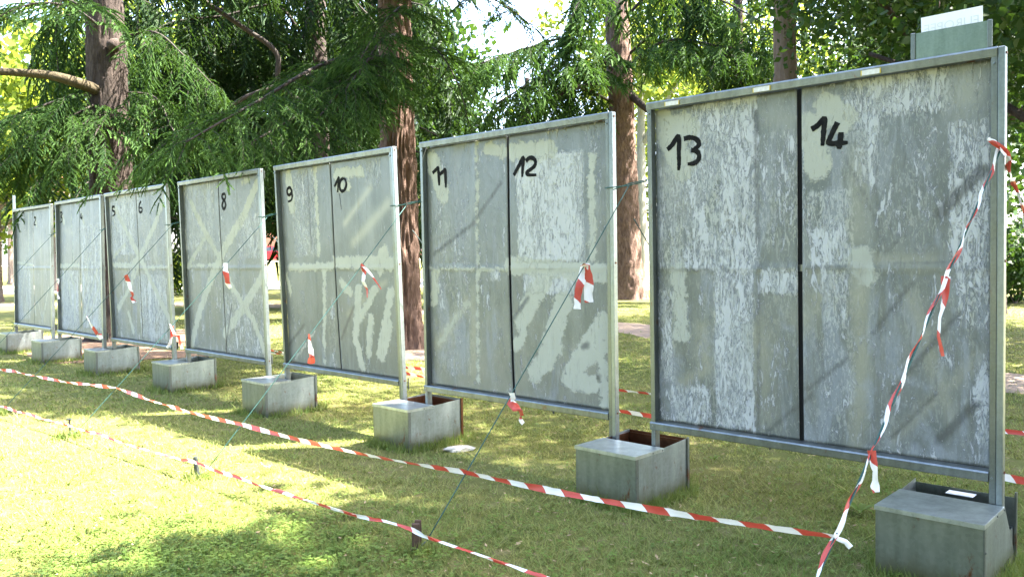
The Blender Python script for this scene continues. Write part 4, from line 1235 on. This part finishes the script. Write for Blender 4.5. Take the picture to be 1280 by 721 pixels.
# --- dark conifer between the two cedars, with hanging curtains
b5 = Vector((-5.0, 22.0, 0)); top5 = Vector((-4.9, 22, 17))
t5r = make_tree('spruce_tree', 'dark spruce with hanging curtains of twigs between the two large cedars', b5, top5, .30, .2, M['barkdark'], 9, 40, .03, .04)
c5 = Crown()
limb(t5r, [B(410, 150, 21.5), B(352, 108, 20.8), B(345, 66, 20.6), B(300, 32, 20.2), B(235, -12, 19.8)], .08, .05, M['twig'], 8)
limb(t5r, [B(400, 90, 21.5), B(345, 108, 20.6), B(290, 132, 20.2), B(232, 195, 19.6)], .07, .035, M['twig'], 8)
for z, pts, kw in [
    (6.6, [B(350, 10, 21.5), B(280, 20, 21), B(210, 30, 20.5), B(175, 60, 20)], dict(hang=.9)),
    (6.0, [B(350, 50, 22), B(280, 60, 21.5), B(200, 85, 21)], dict(hang=.9)),
    (5.0, [B(340, 100, 22.5), B(270, 110, 22), B(190, 130, 21.5)], dict(hang=.9)),
    (4.2, [B(340, 160, 22.5), B(270, 165, 22), B(190, 180, 21.5)], dict(hang=.7)),
    (7.2, [B(400, -20, 21), B(440, 0, 20.5), B(470, 30, 20)], dict(hang=.7)),
    (5.5, [B(430, 80, 22), B(455, 100, 21.5), B(480, 130, 21)], dict(hang=.7)),
    (4.5, [B(380, 150, 22), B(340, 170, 21), B(300, 190, 20.4)], dict(hang=.6)),
    (3.8, [B(430, 180, 22), B(460, 190, 21.5), B(480, 210, 21)], dict(hang=.6)),
    (9, [Vector((-6, 20, 9)), Vector((-7.5, 19, 8.6))], dict(hang=.6)), (10, [Vector((-3.6, 20, 10)), Vector((-2, 19, 9.6))], dict(hang=.6))]:
    path = limb(t5r, [tz(b5, top5, z)] + pts, .05, .015, M['twig'], 6)
    bough(c5, path, rng, FART, spacing=.2, lmax=1.2, down=.4, dens=.85, sc=1.0, **kw)
c5.build('crown', [M['needledark'], M['twig']], t5r); TRI += c5.tri

# --- cedar behind the gap of boards 12 and 13
b3 = Vector((4.0, 28.6, 0)); top3 = Vector((3.4, 28.8, 18))
t3r = make_tree('cedar_tree', 'cedar with straight dark trunk seen through the gap left of the nearest board', b3, top3, .50, .28, M['barkred'], 13, 56, .05, .05)
c3 = Crown()
limb(t3r, [B(765, 100, 28.2), B(715, 112, 27), B(670, 135, 26.2), B(630, 165, 25.6)], .09, .03, M['barkdark'], 8)
limb(t3r, [B(785, 115, 28.6), B(800, 130, 28), B(815, 142, 27.6)], .14, .08, M['barkdark'], 8)
for z, pts, kw in [
    (7.6, [B(830, 52, 27), B(900, 58, 26), B(965, 70, 25.4)], dict(lmax=1.7)),
    (8.0, [B(830, 35, 28), B(890, 40, 27.5), B(950, 60, 27)], dict(lmax=1.5, hang=.5)),
    (7.6, [B(720, 50, 27), B(660, 60, 26), B(600, 80, 25.4)], dict(lmax=1.5)),
    (7.2, [B(720, 75, 26.5), B(670, 100, 25.8), B(620, 130, 25.4)], dict(lmax=1.5)),
    (6.6, [B(715, 108, 27), B(670, 130, 26.2), B(630, 158, 25.6)], dict(lmax=1.4, hang=.5)),
    (7.0, [B(735, 80, 28.5), B(715, 95, 28), B(690, 125, 27.5)], dict(lmax=1.1)),
    (9.2, [B(830, -20, 27), B(900, 0, 26), B(955, 30, 25.4)], dict(lmax=1.4, hang=.5)),
    (9.5, [B(740, -30, 26.6), B(730, -10, 26), B(715, 20, 25.6)], dict(lmax=1.2, hang=.4))]:
    path = limb(t3r, [tz(b3, top3, z)] + pts, .06, .02, M['twig'], 6)
    kw.setdefault('dens', .9)
    bough(c3, path, rng, FART, spacing=.22, down=.32, sc=.95, **kw)
c3.build('crown', [M['needle'], M['twig']], t3r); TRI += c3.tri

# --- slender conifer stem behind number 14
b4 = Vector((5.75, 17.2, 0)); top4 = Vector((5.55, 17.2, 16))
t4r = make_tree('pine_tree', 'straight grey-brown conifer stem rising behind the board between 13 and 14', b4, top4, .25, .17, M['barkgrey'], 17, 48, .025, .05)
c4 = Crown()
for q in range(12):
    z = 8.2+q*.6; a = q*2.4; l = 3.2-q*.12
    p = tz(b4, top4, z); e = p+Vector((math.cos(a)*l, math.sin(a)*l, -.3))
    path = limb(t4r, [p, p.lerp(e, .5)+Vector((0, 0, .25)), e], .05, .015, M['twig'], 6)
    bough(c4, path, rng, FART, spacing=.45, lmax=1.3, down=.3, dens=.6, sc=1.3)
c4.build('crown', [M['needledark'], M['twig']], t4r); TRI += c4.tri

# --- drooping conifer in the upper middle right
b8 = Vector((7.4, 27, 0)); top8 = Vector((7.4, 27, 15))
t8r = make_tree('spruce_tree', 'spruce with drooping dark twigs left of the grey-brown stem', b8, top8, .2, .12, M['barkdark'], 21, 24, .02, .04)
c8 = Crown()
for q in range(9):
    z = 7.0+q*.75; a = 2.2+q*1.9; l = 2.2
    p = tz(b8, top8, z); e = p+Vector((math.cos(a)*l, math.sin(a)*l, -.5))
    path = limb(t8r, [p, p.lerp(e, .5)+Vector((0, 0, .15)), e], .05, .015, M['twig'], 6)
    bough(c8, path, rng, FART, spacing=.3, lmax=1.2, down=.4, hang=.8, dens=.6)
c8.build('crown', [M['needledark'], M['twig']], t8r); TRI += c8.tri

# --- darker conifers closing the background
def whorl_tree(name, label, x, y, h, low, reach, nb, seed, hang=.6, dens=.8, r0=.22):
    rg = random.Random(seed)
    bb = Vector((x, y, 0)); tt = Vector((x+.1, y, h))
    rt = make_tree(name, label, bb, tt, r0, .08, M['barkdark'], seed, 24, .02, .04)
    cr = Crown()
    for q in range(nb):
        u = q/(nb-1); z = low+(h-1-low)*u; a = q*2.399+rg.uniform(-.3, .3); l = reach*(1-.55*u)*rg.uniform(.75, 1.1)
        p = tz(bb, tt, z); e = p+Vector((math.cos(a)*l, math.sin(a)*l, -.15*l))
        path = limb(rt, [p, p.lerp(e, .5)+Vector((0, 0, .2)), e], .05, .015, M['twig'], 5)
        bough(cr, path, rg, FART, spacing=.36, lmax=1.6, down=.35, hang=hang, dens=dens, sc=1.35)
    cr.build('crown', [M['needledark'], M['twig']], rt)
    return cr.tri
TRI += whorl_tree('spruce_tree', 'dark spruce right behind the massive trunk with dense low twigs', -8.6, 27, 15, 3.3, 4.0, 36, 71, dens=.8)
TRI += whorl_tree('spruce_tree', 'dark spruce standing behind the reddish plated trunk', -4.4, 27, 15, 3.2, 3.6, 32, 72, dens=.8)
TRI += whorl_tree('spruce_tree', 'dark spruce behind the sky gap, left of the straight dark trunk', .6, 33, 8.5, 2.4, 3.0, 20, 74, dens=.9)
TRI += whorl_tree('spruce_tree', 'dark spruce at the far left behind the bare limb', -11.8, 25, 14, 3.0, 2.6, 22, 73, dens=.7)
# --- broadleaf trees
broadleaf('lime_tree', 'dense dark broadleaf tree filling the upper right behind the white card', (7.6, 15.5), 13, 3.4, .105, 330, 150, M['leafdark'], M['barkdark'], 31, .2, .26, .9, off=(.4, 0))
broadleaf('chestnut_tree', 'large-leaved tree whose foliage enters at the right edge beside board 14', (7.0, 8.8), 13, 4.3, .135, 380, 150, M['leafdark'], M['barkdark'], 32, .22, .17, .9)
broadleaf('lime_tree', 'dark-trunked tree in the shade at the right edge beyond the path', (11.6, 20), 14, 4.4, .17, 300, 90, M['leafdark'], M['barkdark'], 33, .2, .3, 1.0)
broadleaf('lime_tree', 'shade tree standing to the right of the nearest board', (7.3, 2.4), 14, 4.5, .30, 400, 60, M['leafdark'], M['barkdark'], 34, .26, .34, 1.0)
broadleaf('lime_tree', 'unseen shade tree beyond the right edge past the dirt path', (13.4, 14), 12, 3.6, .28, 160, 50, M['leafdark'], M['barkdark'], 36, .22, .3, 1.0)  # unseen tree added to shade the lawn beside the path
broadleaf('plane_tree', 'plane tree with pale mottled trunk just right of the straight dark trunk', (5.6, 35.5), 15, 4.2, .30, 130, 55, M['leafbright'], M['barkpale'], 35, .28, .42, 1.2)
for k, (x, y, h, r, lb) in enumerate([(-9, -7, 13, 5.2, 'unseen broad tree behind the viewpoint on the left'), (1, -11, 15, 5.6, 'unseen broad tree directly behind the viewpoint'), (11, -10, 14, 5.2, 'unseen broad tree behind the viewpoint on the right'),
                                      (-17, 2, 14, 5.4, 'unseen broad tree left of the lawn outside the picture'), (-19, -10, 15, 5.6, 'unseen broad tree far behind the viewpoint on the left'), (-8, -19, 16, 6, 'unseen tall tree at the back of the lawn behind the viewpoint')]):
    broadleaf('lime_tree', lb, (x, y), h, r, .55, 170, 24, M['leafdark'], M['barkdark'], 110+k, .28, .14, 1.3, group='unseen trees round the lawn blocking low sky light')  # unseen trees added to block low sky light from behind the view
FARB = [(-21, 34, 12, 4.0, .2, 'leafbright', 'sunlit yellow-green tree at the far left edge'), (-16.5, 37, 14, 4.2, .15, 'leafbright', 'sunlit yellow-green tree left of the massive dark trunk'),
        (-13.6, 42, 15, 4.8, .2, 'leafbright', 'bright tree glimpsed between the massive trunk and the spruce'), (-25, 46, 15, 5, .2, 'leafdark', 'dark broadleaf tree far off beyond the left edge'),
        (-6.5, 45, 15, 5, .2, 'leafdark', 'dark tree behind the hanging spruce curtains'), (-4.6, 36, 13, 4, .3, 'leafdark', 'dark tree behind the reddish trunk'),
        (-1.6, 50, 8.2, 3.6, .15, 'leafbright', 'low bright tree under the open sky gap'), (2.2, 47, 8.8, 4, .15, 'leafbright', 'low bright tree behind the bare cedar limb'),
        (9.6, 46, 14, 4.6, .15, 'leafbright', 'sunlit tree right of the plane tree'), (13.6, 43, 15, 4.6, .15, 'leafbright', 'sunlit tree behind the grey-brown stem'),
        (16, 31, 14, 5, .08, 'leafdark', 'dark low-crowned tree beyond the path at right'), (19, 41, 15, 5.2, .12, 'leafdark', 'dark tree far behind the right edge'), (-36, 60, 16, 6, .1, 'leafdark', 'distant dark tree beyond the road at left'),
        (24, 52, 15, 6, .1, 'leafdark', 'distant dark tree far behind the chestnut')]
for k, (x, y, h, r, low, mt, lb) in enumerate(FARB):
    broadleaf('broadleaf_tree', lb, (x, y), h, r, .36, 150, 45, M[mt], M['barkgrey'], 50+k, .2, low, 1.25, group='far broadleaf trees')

for k, (x, y, r, h, lb) in enumerate([(14.2, 23.5, 1.7, 2.6, 'dark shrub beyond the path at the right edge'), (17.5, 25, 2.0, 3.0, 'dark shrub farther right beyond the path'), 
                                      (-15.5, 38, 2.2, 2.4, 'low bright shrub behind the spruces'), (2.0, 40, 2.2, 2.4, 'low shrub between the reddish and the straight trunk'), (8.5, 38, 2.0, 2.2, 'low shrub right of the plane tree trunk')]):
    rg = np.random.default_rng(90+k); root = empty('shrub', (x, y, 0)); tag(root, lb, 'shrub', 'shrubs in the park')
    cr = Crown(); blob_crown(cr, (x, y, h*.5), (r, r, h*.5), 70, 45, .2, rg, .55, .3); cr.build('foliage', [M['leafdark'] if x > 5 else M['leafbright']], root)
    b = MB()
    for q in range(5):
        a = q*1.3; b.tube([(0, 0, -.05), (math.cos(a)*r*.25, math.sin(a)*r*.25, h*.4), (math.cos(a)*r*.5, math.sin(a)*r*.5, h*.75)], [.03, .02, .01], 5)
    b.build('stems', M['barkgrey'], root)
# ------------------------------------------------------------------ far car and buildings
def car(loc, rz):
    root = empty('parked_car', loc, (0, 0, rz)); tag(root, 'small red car parked far away between boards 8 and 9', 'car')
    red = simple('red_car_paint', (0.45, 0.02, 0.025), (0.40, 0.018, 0.02), 2, rough=.25, bump=0)
    glass = simple('dark_car_glass', (0.02, 0.025, 0.03), (0.03, 0.035, 0.04), 2, rough=.08, bump=0)
    tyre = simple('tyre_rubber', (0.02, 0.02, 0.02), (0.03, 0.03, 0.03), 20, rough=.9); rim = simple('wheel_rim', (.5, .5, .52), (.4, .4, .42), 9, rough=.35, metal=.6)
    lampw = simple('lamp_glass', (.7, .7, .68), (.6, .6, .6), 9, rough=.2); lampr = simple('tail_lamp', (.4, .02, .02), (.3, .01, .01), 9, rough=.2)
    def extr(name, prof, y0, y1, mat, inset=0):
        n = len(prof); b = MB()
        vs = [(x, y0+(inset if z > 1.0 else 0), z) for x, z in prof]+[(x, y1-(inset if z > 1.0 else 0), z) for x, z in prof]
        b.add(vs, [tuple(range(n)), tuple(range(n, 2*n))[::-1]]+[(k, n+k, n+(k+1) % n, (k+1) % n) for k in range(n)])
        return b.build(name, mat, root)
    extr('body', [(-1.9, .35), (-1.95, .6), (-1.85, .95), (-1.6, 1.0), (-1.2, 1.42), (-.6, 1.5), (.2, 1.46), (.9, 1.0), (1.6, .88), (1.9, .7), (1.95, .4), (1.6, .25), (-1.6, .25)], -.8, .8, red, .12)
    for s_ in (-1, 1):
        y0 = s_*.745
        for pr in ([(-1.35, 1.02), (-1.05, 1.38), (-.45, 1.42), (-.45, 1.02)], [(-.38, 1.02), (-.38, 1.42), (.18, 1.39), (.72, 1.02)]):
            b = MB(); vs = [(x, y0+s_*(.075-(z-1.0)*.27)+e, z) for e in (0, s_*.012) for x, z in pr]
            b.add(vs, [(0, 1, 2, 3), (7, 6, 5, 4), (0, 4, 5, 1), (1, 5, 6, 2), (2, 6, 7, 3), (3, 7, 4, 0)]); b.build('side_window', glass, root)
        for x in (-1.2, 1.2):
            b = MB(); b.tube([(x, s_*.66, .3), (x, s_*.83, .3)], .3, 16); wh = b.build('wheel', tyre, root)
            b = MB(); b.tube([(x, s_*.832, .3), (x, s_*.845, .3)], .18, 12); b.build('rim', rim, wh)
        b = MB(); b.box(1.80, 1.93, s_*.6-.14, s_*.6+.14, .66, .8); b.build('headlight', lampw, root)
        b = MB(); b.box(-1.95, -1.86, s_*.62-.12, s_*.62+.12, .7, .95); b.build('tail_light', lampr, root)
cp = at_y(347, 320, 82)
car((cp.x, 82, rise(82)+.01), R(8))

def building(name, label, x0, x1, y, h, wall, roofm, nwin, floors, dep=10):
    z = rise(y)
    root = empty(name, ((x0+x1)/2, y, z)); tag(root, label, 'building')
    cx = (x1-x0)/2
    b = MB(); b.box(-cx, cx, 0, dep, -.5, h); b.build('wall', wall, root)
    b = MB(); vs = [(-cx-.6, -.6, h+.002), (cx+.6, -.6, h+.002), (cx+.6, dep+.6, h+.002), (-cx-.6, dep+.6, h+.002), (-cx+2, dep/2, h+2.4), (cx-2, dep/2, h+2.4)]
    b.add(vs, [(0, 1, 5, 4), (1, 2, 5), (2, 3, 4, 5), (3, 0, 4), (3, 2, 1, 0)]); b.build('roof', roofm, root)
    frame = M['card']; gl = bpy.data.materials.get('dark_car_glass')
    for f in range(floors):
        for k in range(nwin):
            x = -cx + (k+.5)*2*cx/nwin; zz = 1.0+f*3.2
            fr = MB()
            for bx in ((x-.7, x-.6, zz, zz+1.6), (x+.6, x+.7, zz, zz+1.6), (x-.6, x+.6, zz, zz+.1), (x-.6, x+.6, zz+1.5, zz+1.6), (x-.04, x+.04, zz+.1, zz+1.5)):
                fr.box(bx[0], bx[1], -.06, -.002, bx[2], bx[3])
            wo_ = fr.build('window', frame, root)
            p = MB(); p.box(x-.6, x+.6, -.03, -.003, zz+.1, zz+1.5); p.build('pane', gl, wo_)
brick = simple('terracotta_wall', (0.42, 0.20, 0.13), (0.36, 0.16, 0.10), 3, rough=.9, bump=.2)
cream = simple('cream_plaster', (0.66, 0.60, 0.50), (0.60, 0.54, 0.44), 1.5, rough=.9, bump=.1)
roofm = simple('clay_tile_roof', (0.34, 0.15, 0.09), (0.25, 0.10, 0.06), 6, rough=.9, stretch=(1, .2, 1), bump=.5)
building('brick_house', 'terracotta house glimpsed through the branches behind the open sky gap', -36, 14, 112, 12, brick, roofm, 14, 3)
building('plaster_house', 'pale cream plaster house far off at the left edge', -86, -52, 105, 9, cream, roofm, 9, 2)

# ------------------------------------------------------------------ lawn
def make_grass(n_tuft, seed):
    rng = np.random.default_rng(seed)
    # spread over the fan of lawn around the view, thinner with distance
    th = rng.uniform(R(-46), R(46), n_tuft); r = 2.6*np.exp(rng.uniform(0, 1, n_tuft)**1.05*math.log(26/2.6))
    x = r*np.sin(th); y = r*np.cos(th)
    # rotate the fan so it follows the view
    keep = np.ones(n_tuft, bool)
    for fx, fy, a in [(f[0], f[1], R(46)) for f in BOXFR]:
        dx, dy = x-fx, y-fy
        lx = dx*math.sin(a) - dy*math.cos(a); ly = dx*math.cos(a) + dy*math.sin(a)
        keep &= ~((lx > -BW-.005) & (lx < .005) & (ly > -.005) & (ly < .66))
    for cx, cy, rx, ry, pr in ((-2.0, 14.0, 1.6, 1.4, .08), (-8.2, 16.8, 2.5, 2.3, .06), (-6.6, 14.2, 1.5, .8, .12)):
        ins = ((x-cx)/rx)**2+((y-cy)/ry)**2 < 1
        keep &= ~(ins & (rng.random(n_tuft) > pr))
    pp = np.array([(9, 7.6), (5.9, 9.9), (4.2, 13), (2.6, 17.8), (-1, 23), (-9, 29)])
    pd = seg_dist(np.stack([x, y], 1), pp)
    keep &= ~((pd < .72) & (rng.random(n_tuft) > .06))
    x, y, r = x[keep], y[keep], r[keep]
    nz = np.array([mnoise.noise((a*.55, b*.55, 3.1)) for a, b in zip(x, y)])
    nz2 = np.array([mnoise.noise((a*2.6, b*2.6, 8.1)) for a, b in zip(x, y)])
    # thin, worn spots
    keep = (nz2*.6+nz*.5 > -.24) | (rng.random(len(x)) < .3)
    x, y, r, nz, nz2 = x[keep], y[keep], r[keep], nz[keep], nz2[keep]
    green = np.exp(-(((x+1.75)/1.0)**2+((y-4.35)/.75)**2))      # lush clover spot at the lower left
    # longer fringe left standing round the boxes and stakes
    fx_, fy_ = [], []
    for bx, by in BOXFR:
        a = R(46); ex = np.array([math.sin(a), -math.cos(a)]); ey = np.array([math.cos(a), math.sin(a)])
        cnt = 420 if by < 8 else 160
        u = rng.uniform(0, 1, cnt)*(BW*2+1.24); off = np.abs(rng.normal(0, .022, cnt))+.008
        for uu, oo in zip(u, off):
            if uu < BW: p = np.array([bx, by]) - ex*uu - ey*oo
            elif uu < BW+.62: p = np.array([bx, by]) + ex*oo + ey*(uu-BW)
            elif uu < 2*BW+.62: p = np.array([bx, by]) - ex*(uu-BW-.62) + ey*(.64+oo)
            else: p = np.array([bx, by]) - ex*(BW+oo) + ey*(uu-2*BW-.62)
            fx_.append(p[0]); fy_.append(p[1])
    for k in range(7):
        for q in range(45):
            fx_.append(STAKE[k].x+rng.normal(0, .045)); fy_.append(STAKE[k].y+rng.normal(0, .045))
    nf = len(fx_)
    tall = np.concatenate([np.zeros(len(x)), np.ones(nf)])
    x = np.concatenate([x, fx_]); y = np.concatenate([y, fy_]); r = np.hypot(x, y)
    nz = np.concatenate([nz, np.full(nf, .25)]); nz2 = np.concatenate([nz2, np.zeros(nf)]); green = np.concatenate([green, np.full(nf, .25)])
    nb = 7
    n = len(x)
    X = np.repeat(x, nb) + rng.normal(0, .02, n*nb)*np.repeat(np.clip(r/4, .8, 4), nb)
    Y = np.repeat(y, nb) + rng.normal(0, .02, n*nb)*np.repeat(np.clip(r/4, .8, 4), nb)
    rr = np.repeat(r, nb); g2 = np.repeat(green, nb); a2 = np.repeat(nz, nb); b2_ = np.repeat(nz2, nb)
    m = len(X)
    clump = np.repeat((rng.random(n) < .05)*rng.uniform(.5, 1.5, n), nb)
    h = (.017+.015*rng.random(m))*(1+.35*a2+.8*g2+1.1*np.repeat(tall, nb)+clump)*rng.uniform(.45, 1.5, m)
    wd = (.0032+.0018*rng.random(m))*np.clip(rr/4.0, .9, 4.2)
    az = rng.uniform(0, 2*PI, m); lean = rng.uniform(.3, 2.3, m)*(1-.6*np.repeat(tall, nb))
    dx, dy = np.cos(az), np.sin(az)
    p0 = np.stack([X, Y, np.full(m, -.002)], 1)
    tip = p0 + np.stack([dx*lean*h, dy*lean*h, h], 1)
    sd = np.stack([-dy, dx, np.zeros(m)], 1)*wd[:, None]
    V = np.stack([p0-sd*.6, p0+sd*.6, tip], 1).reshape(-1, 3)
    T = np.arange(m*3).reshape(-1, 3)
    tint = np.clip(.56 - .55*a2 - .3*b2_ + rng.normal(0, .22, m) - .6*g2, 0, 1)
    me = np_mesh('lawn', V, T, attrs={'tint': np.repeat(tint, 3)})
    o = link('lawn_grass', me, M['grass']); o['kind'] = 'stuff'
    tag(o, 'short olive and yellow mown grass covering the park lawn', 'grass')
    return len(T)
TRI += make_grass(62000, 5)

# clover and weed leaves scattered in the grass
def weeds(n, seed):
    rng = np.random.default_rng(seed)
    V = []; T = []; t = []
    th = rng.uniform(R(-40), R(40), n); r = 3.0*np.exp(rng.uniform(0, 1, n)*math.log(9/3.0))
    X = r*np.sin(th); Y = r*np.cos(th)
    k2 = n//2
    X[:k2] = rng.normal(-1.75, .8, k2); Y[:k2] = rng.normal(4.3, .55, k2)
    for x, y in zip(X, Y):
        for q in range(rng.integers(2, 5)):
            a = rng.uniform(0, 2*PI); l = rng.uniform(.012, .03)
            c = np.array([x+rng.normal(0, .012), y+rng.normal(0, .012), rng.uniform(.022, .05)])
            d = np.array([math.cos(a), math.sin(a), rng.uniform(-.2, .35)]); s = np.array([-math.sin(a), math.cos(a), 0])
            b = len(V)
            V += [c, c+d*l*.6+s*l*.42, c+d*l, c+d*l*.6-s*l*.42]; T += [(b, b+1, b+2, b+3)]
            t += [rng.uniform(.1, .9)]*4
    me = np_mesh('weeds', np.array(V), np.array(T), attrs={'tint': t})
    o = link('clover_weeds', me, M['weed']); o['kind'] = 'stuff'
    tag(o, 'small clover and weed leaves scattered through the lawn', 'weeds')
weeds(6000, 6)
def litter(n, seed):
    rng = np.random.default_rng(seed); V = []; T = []
    th = rng.uniform(R(-40), R(40), n); r = 3.0*np.exp(rng.uniform(0, 1, n)*math.log(16/3.0))
    for x, y in zip(r*np.sin(th), r*np.cos(th)):
        a = rng.uniform(0, 2*PI); l = rng.uniform(.012, .045); wq = l*rng.uniform(.15, .5)
        d = np.array([math.cos(a), math.sin(a), rng.uniform(-.15, .3)]); s_ = np.array([-math.sin(a), math.cos(a), rng.uniform(-.3, .3)])
        c = np.array([x, y, rng.uniform(.018, .032)]); b = len(V)
        V += [c-d*l*.5, c+s_*wq*.5, c+d*l*.5+np.array([0, 0, .004]), c-s_*wq*.5]; T.append((b, b+1, b+2, b+3))
    me = np_mesh('litter', np.array(V), np.array(T)); o = link('fallen_leaves', me, M['deadleaf']); o['kind'] = 'stuff'
    tag(o, 'dry fallen leaves and bits of straw lying in the grass', 'leaves')
litter(2600, 9)
def dock(px, py, n, ln, seed, lb):
    rng = random.Random(seed); c = at_z(px, py)
    root = empty('weed_plant', (c.x, c.y, 0)); tag(root, lb, 'plant', 'broad-leaved weeds in the lawn')
    for k in range(n):
        a = 2*PI*k/n + rng.uniform(-.3, .3); l = ln*rng.uniform(.7, 1.15)
        V = []; T = []
        for j in range(7):
            u = j/6; wdt = l*.2*math.sin(PI*min(1, u*.92+.06))
            z = .012+.05*math.sin(u*2.6)*l/.12; p = Vector((math.cos(a), math.sin(a), 0))*l*u; s = Vector((-math.sin(a), math.cos(a), 0))
            V += [p+s*wdt+Vector((0, 0, z+.006)), p+Vector((0, 0, z)), p-s*wdt+Vector((0, 0, z+.006))]
            if j: o_ = 3*j; T += [(o_-3, o_-2, o_+1, o_), (o_-2, o_-1, o_+2, o_+1)]
        me = np_mesh('leaf', np.array([tuple(v) for v in V]), T, smooth=True, attrs={'tint': [rng.uniform(.3, .9)]*len(V)})
        link('leaf', me, M['weed'], root)
dock(1075, 644, 6, .11, 1, 'broad-leaved weed in the grass left of the nearest ballast box')
dock(893, 577, 5, .06, 2, 'small weed just right of the box between boards 12 and 13')
dock(432, 648, 6, .06, 3, 'small weed in the lawn between the two tapes at left')
print('TRIANGLES foliage+grass', TRI)
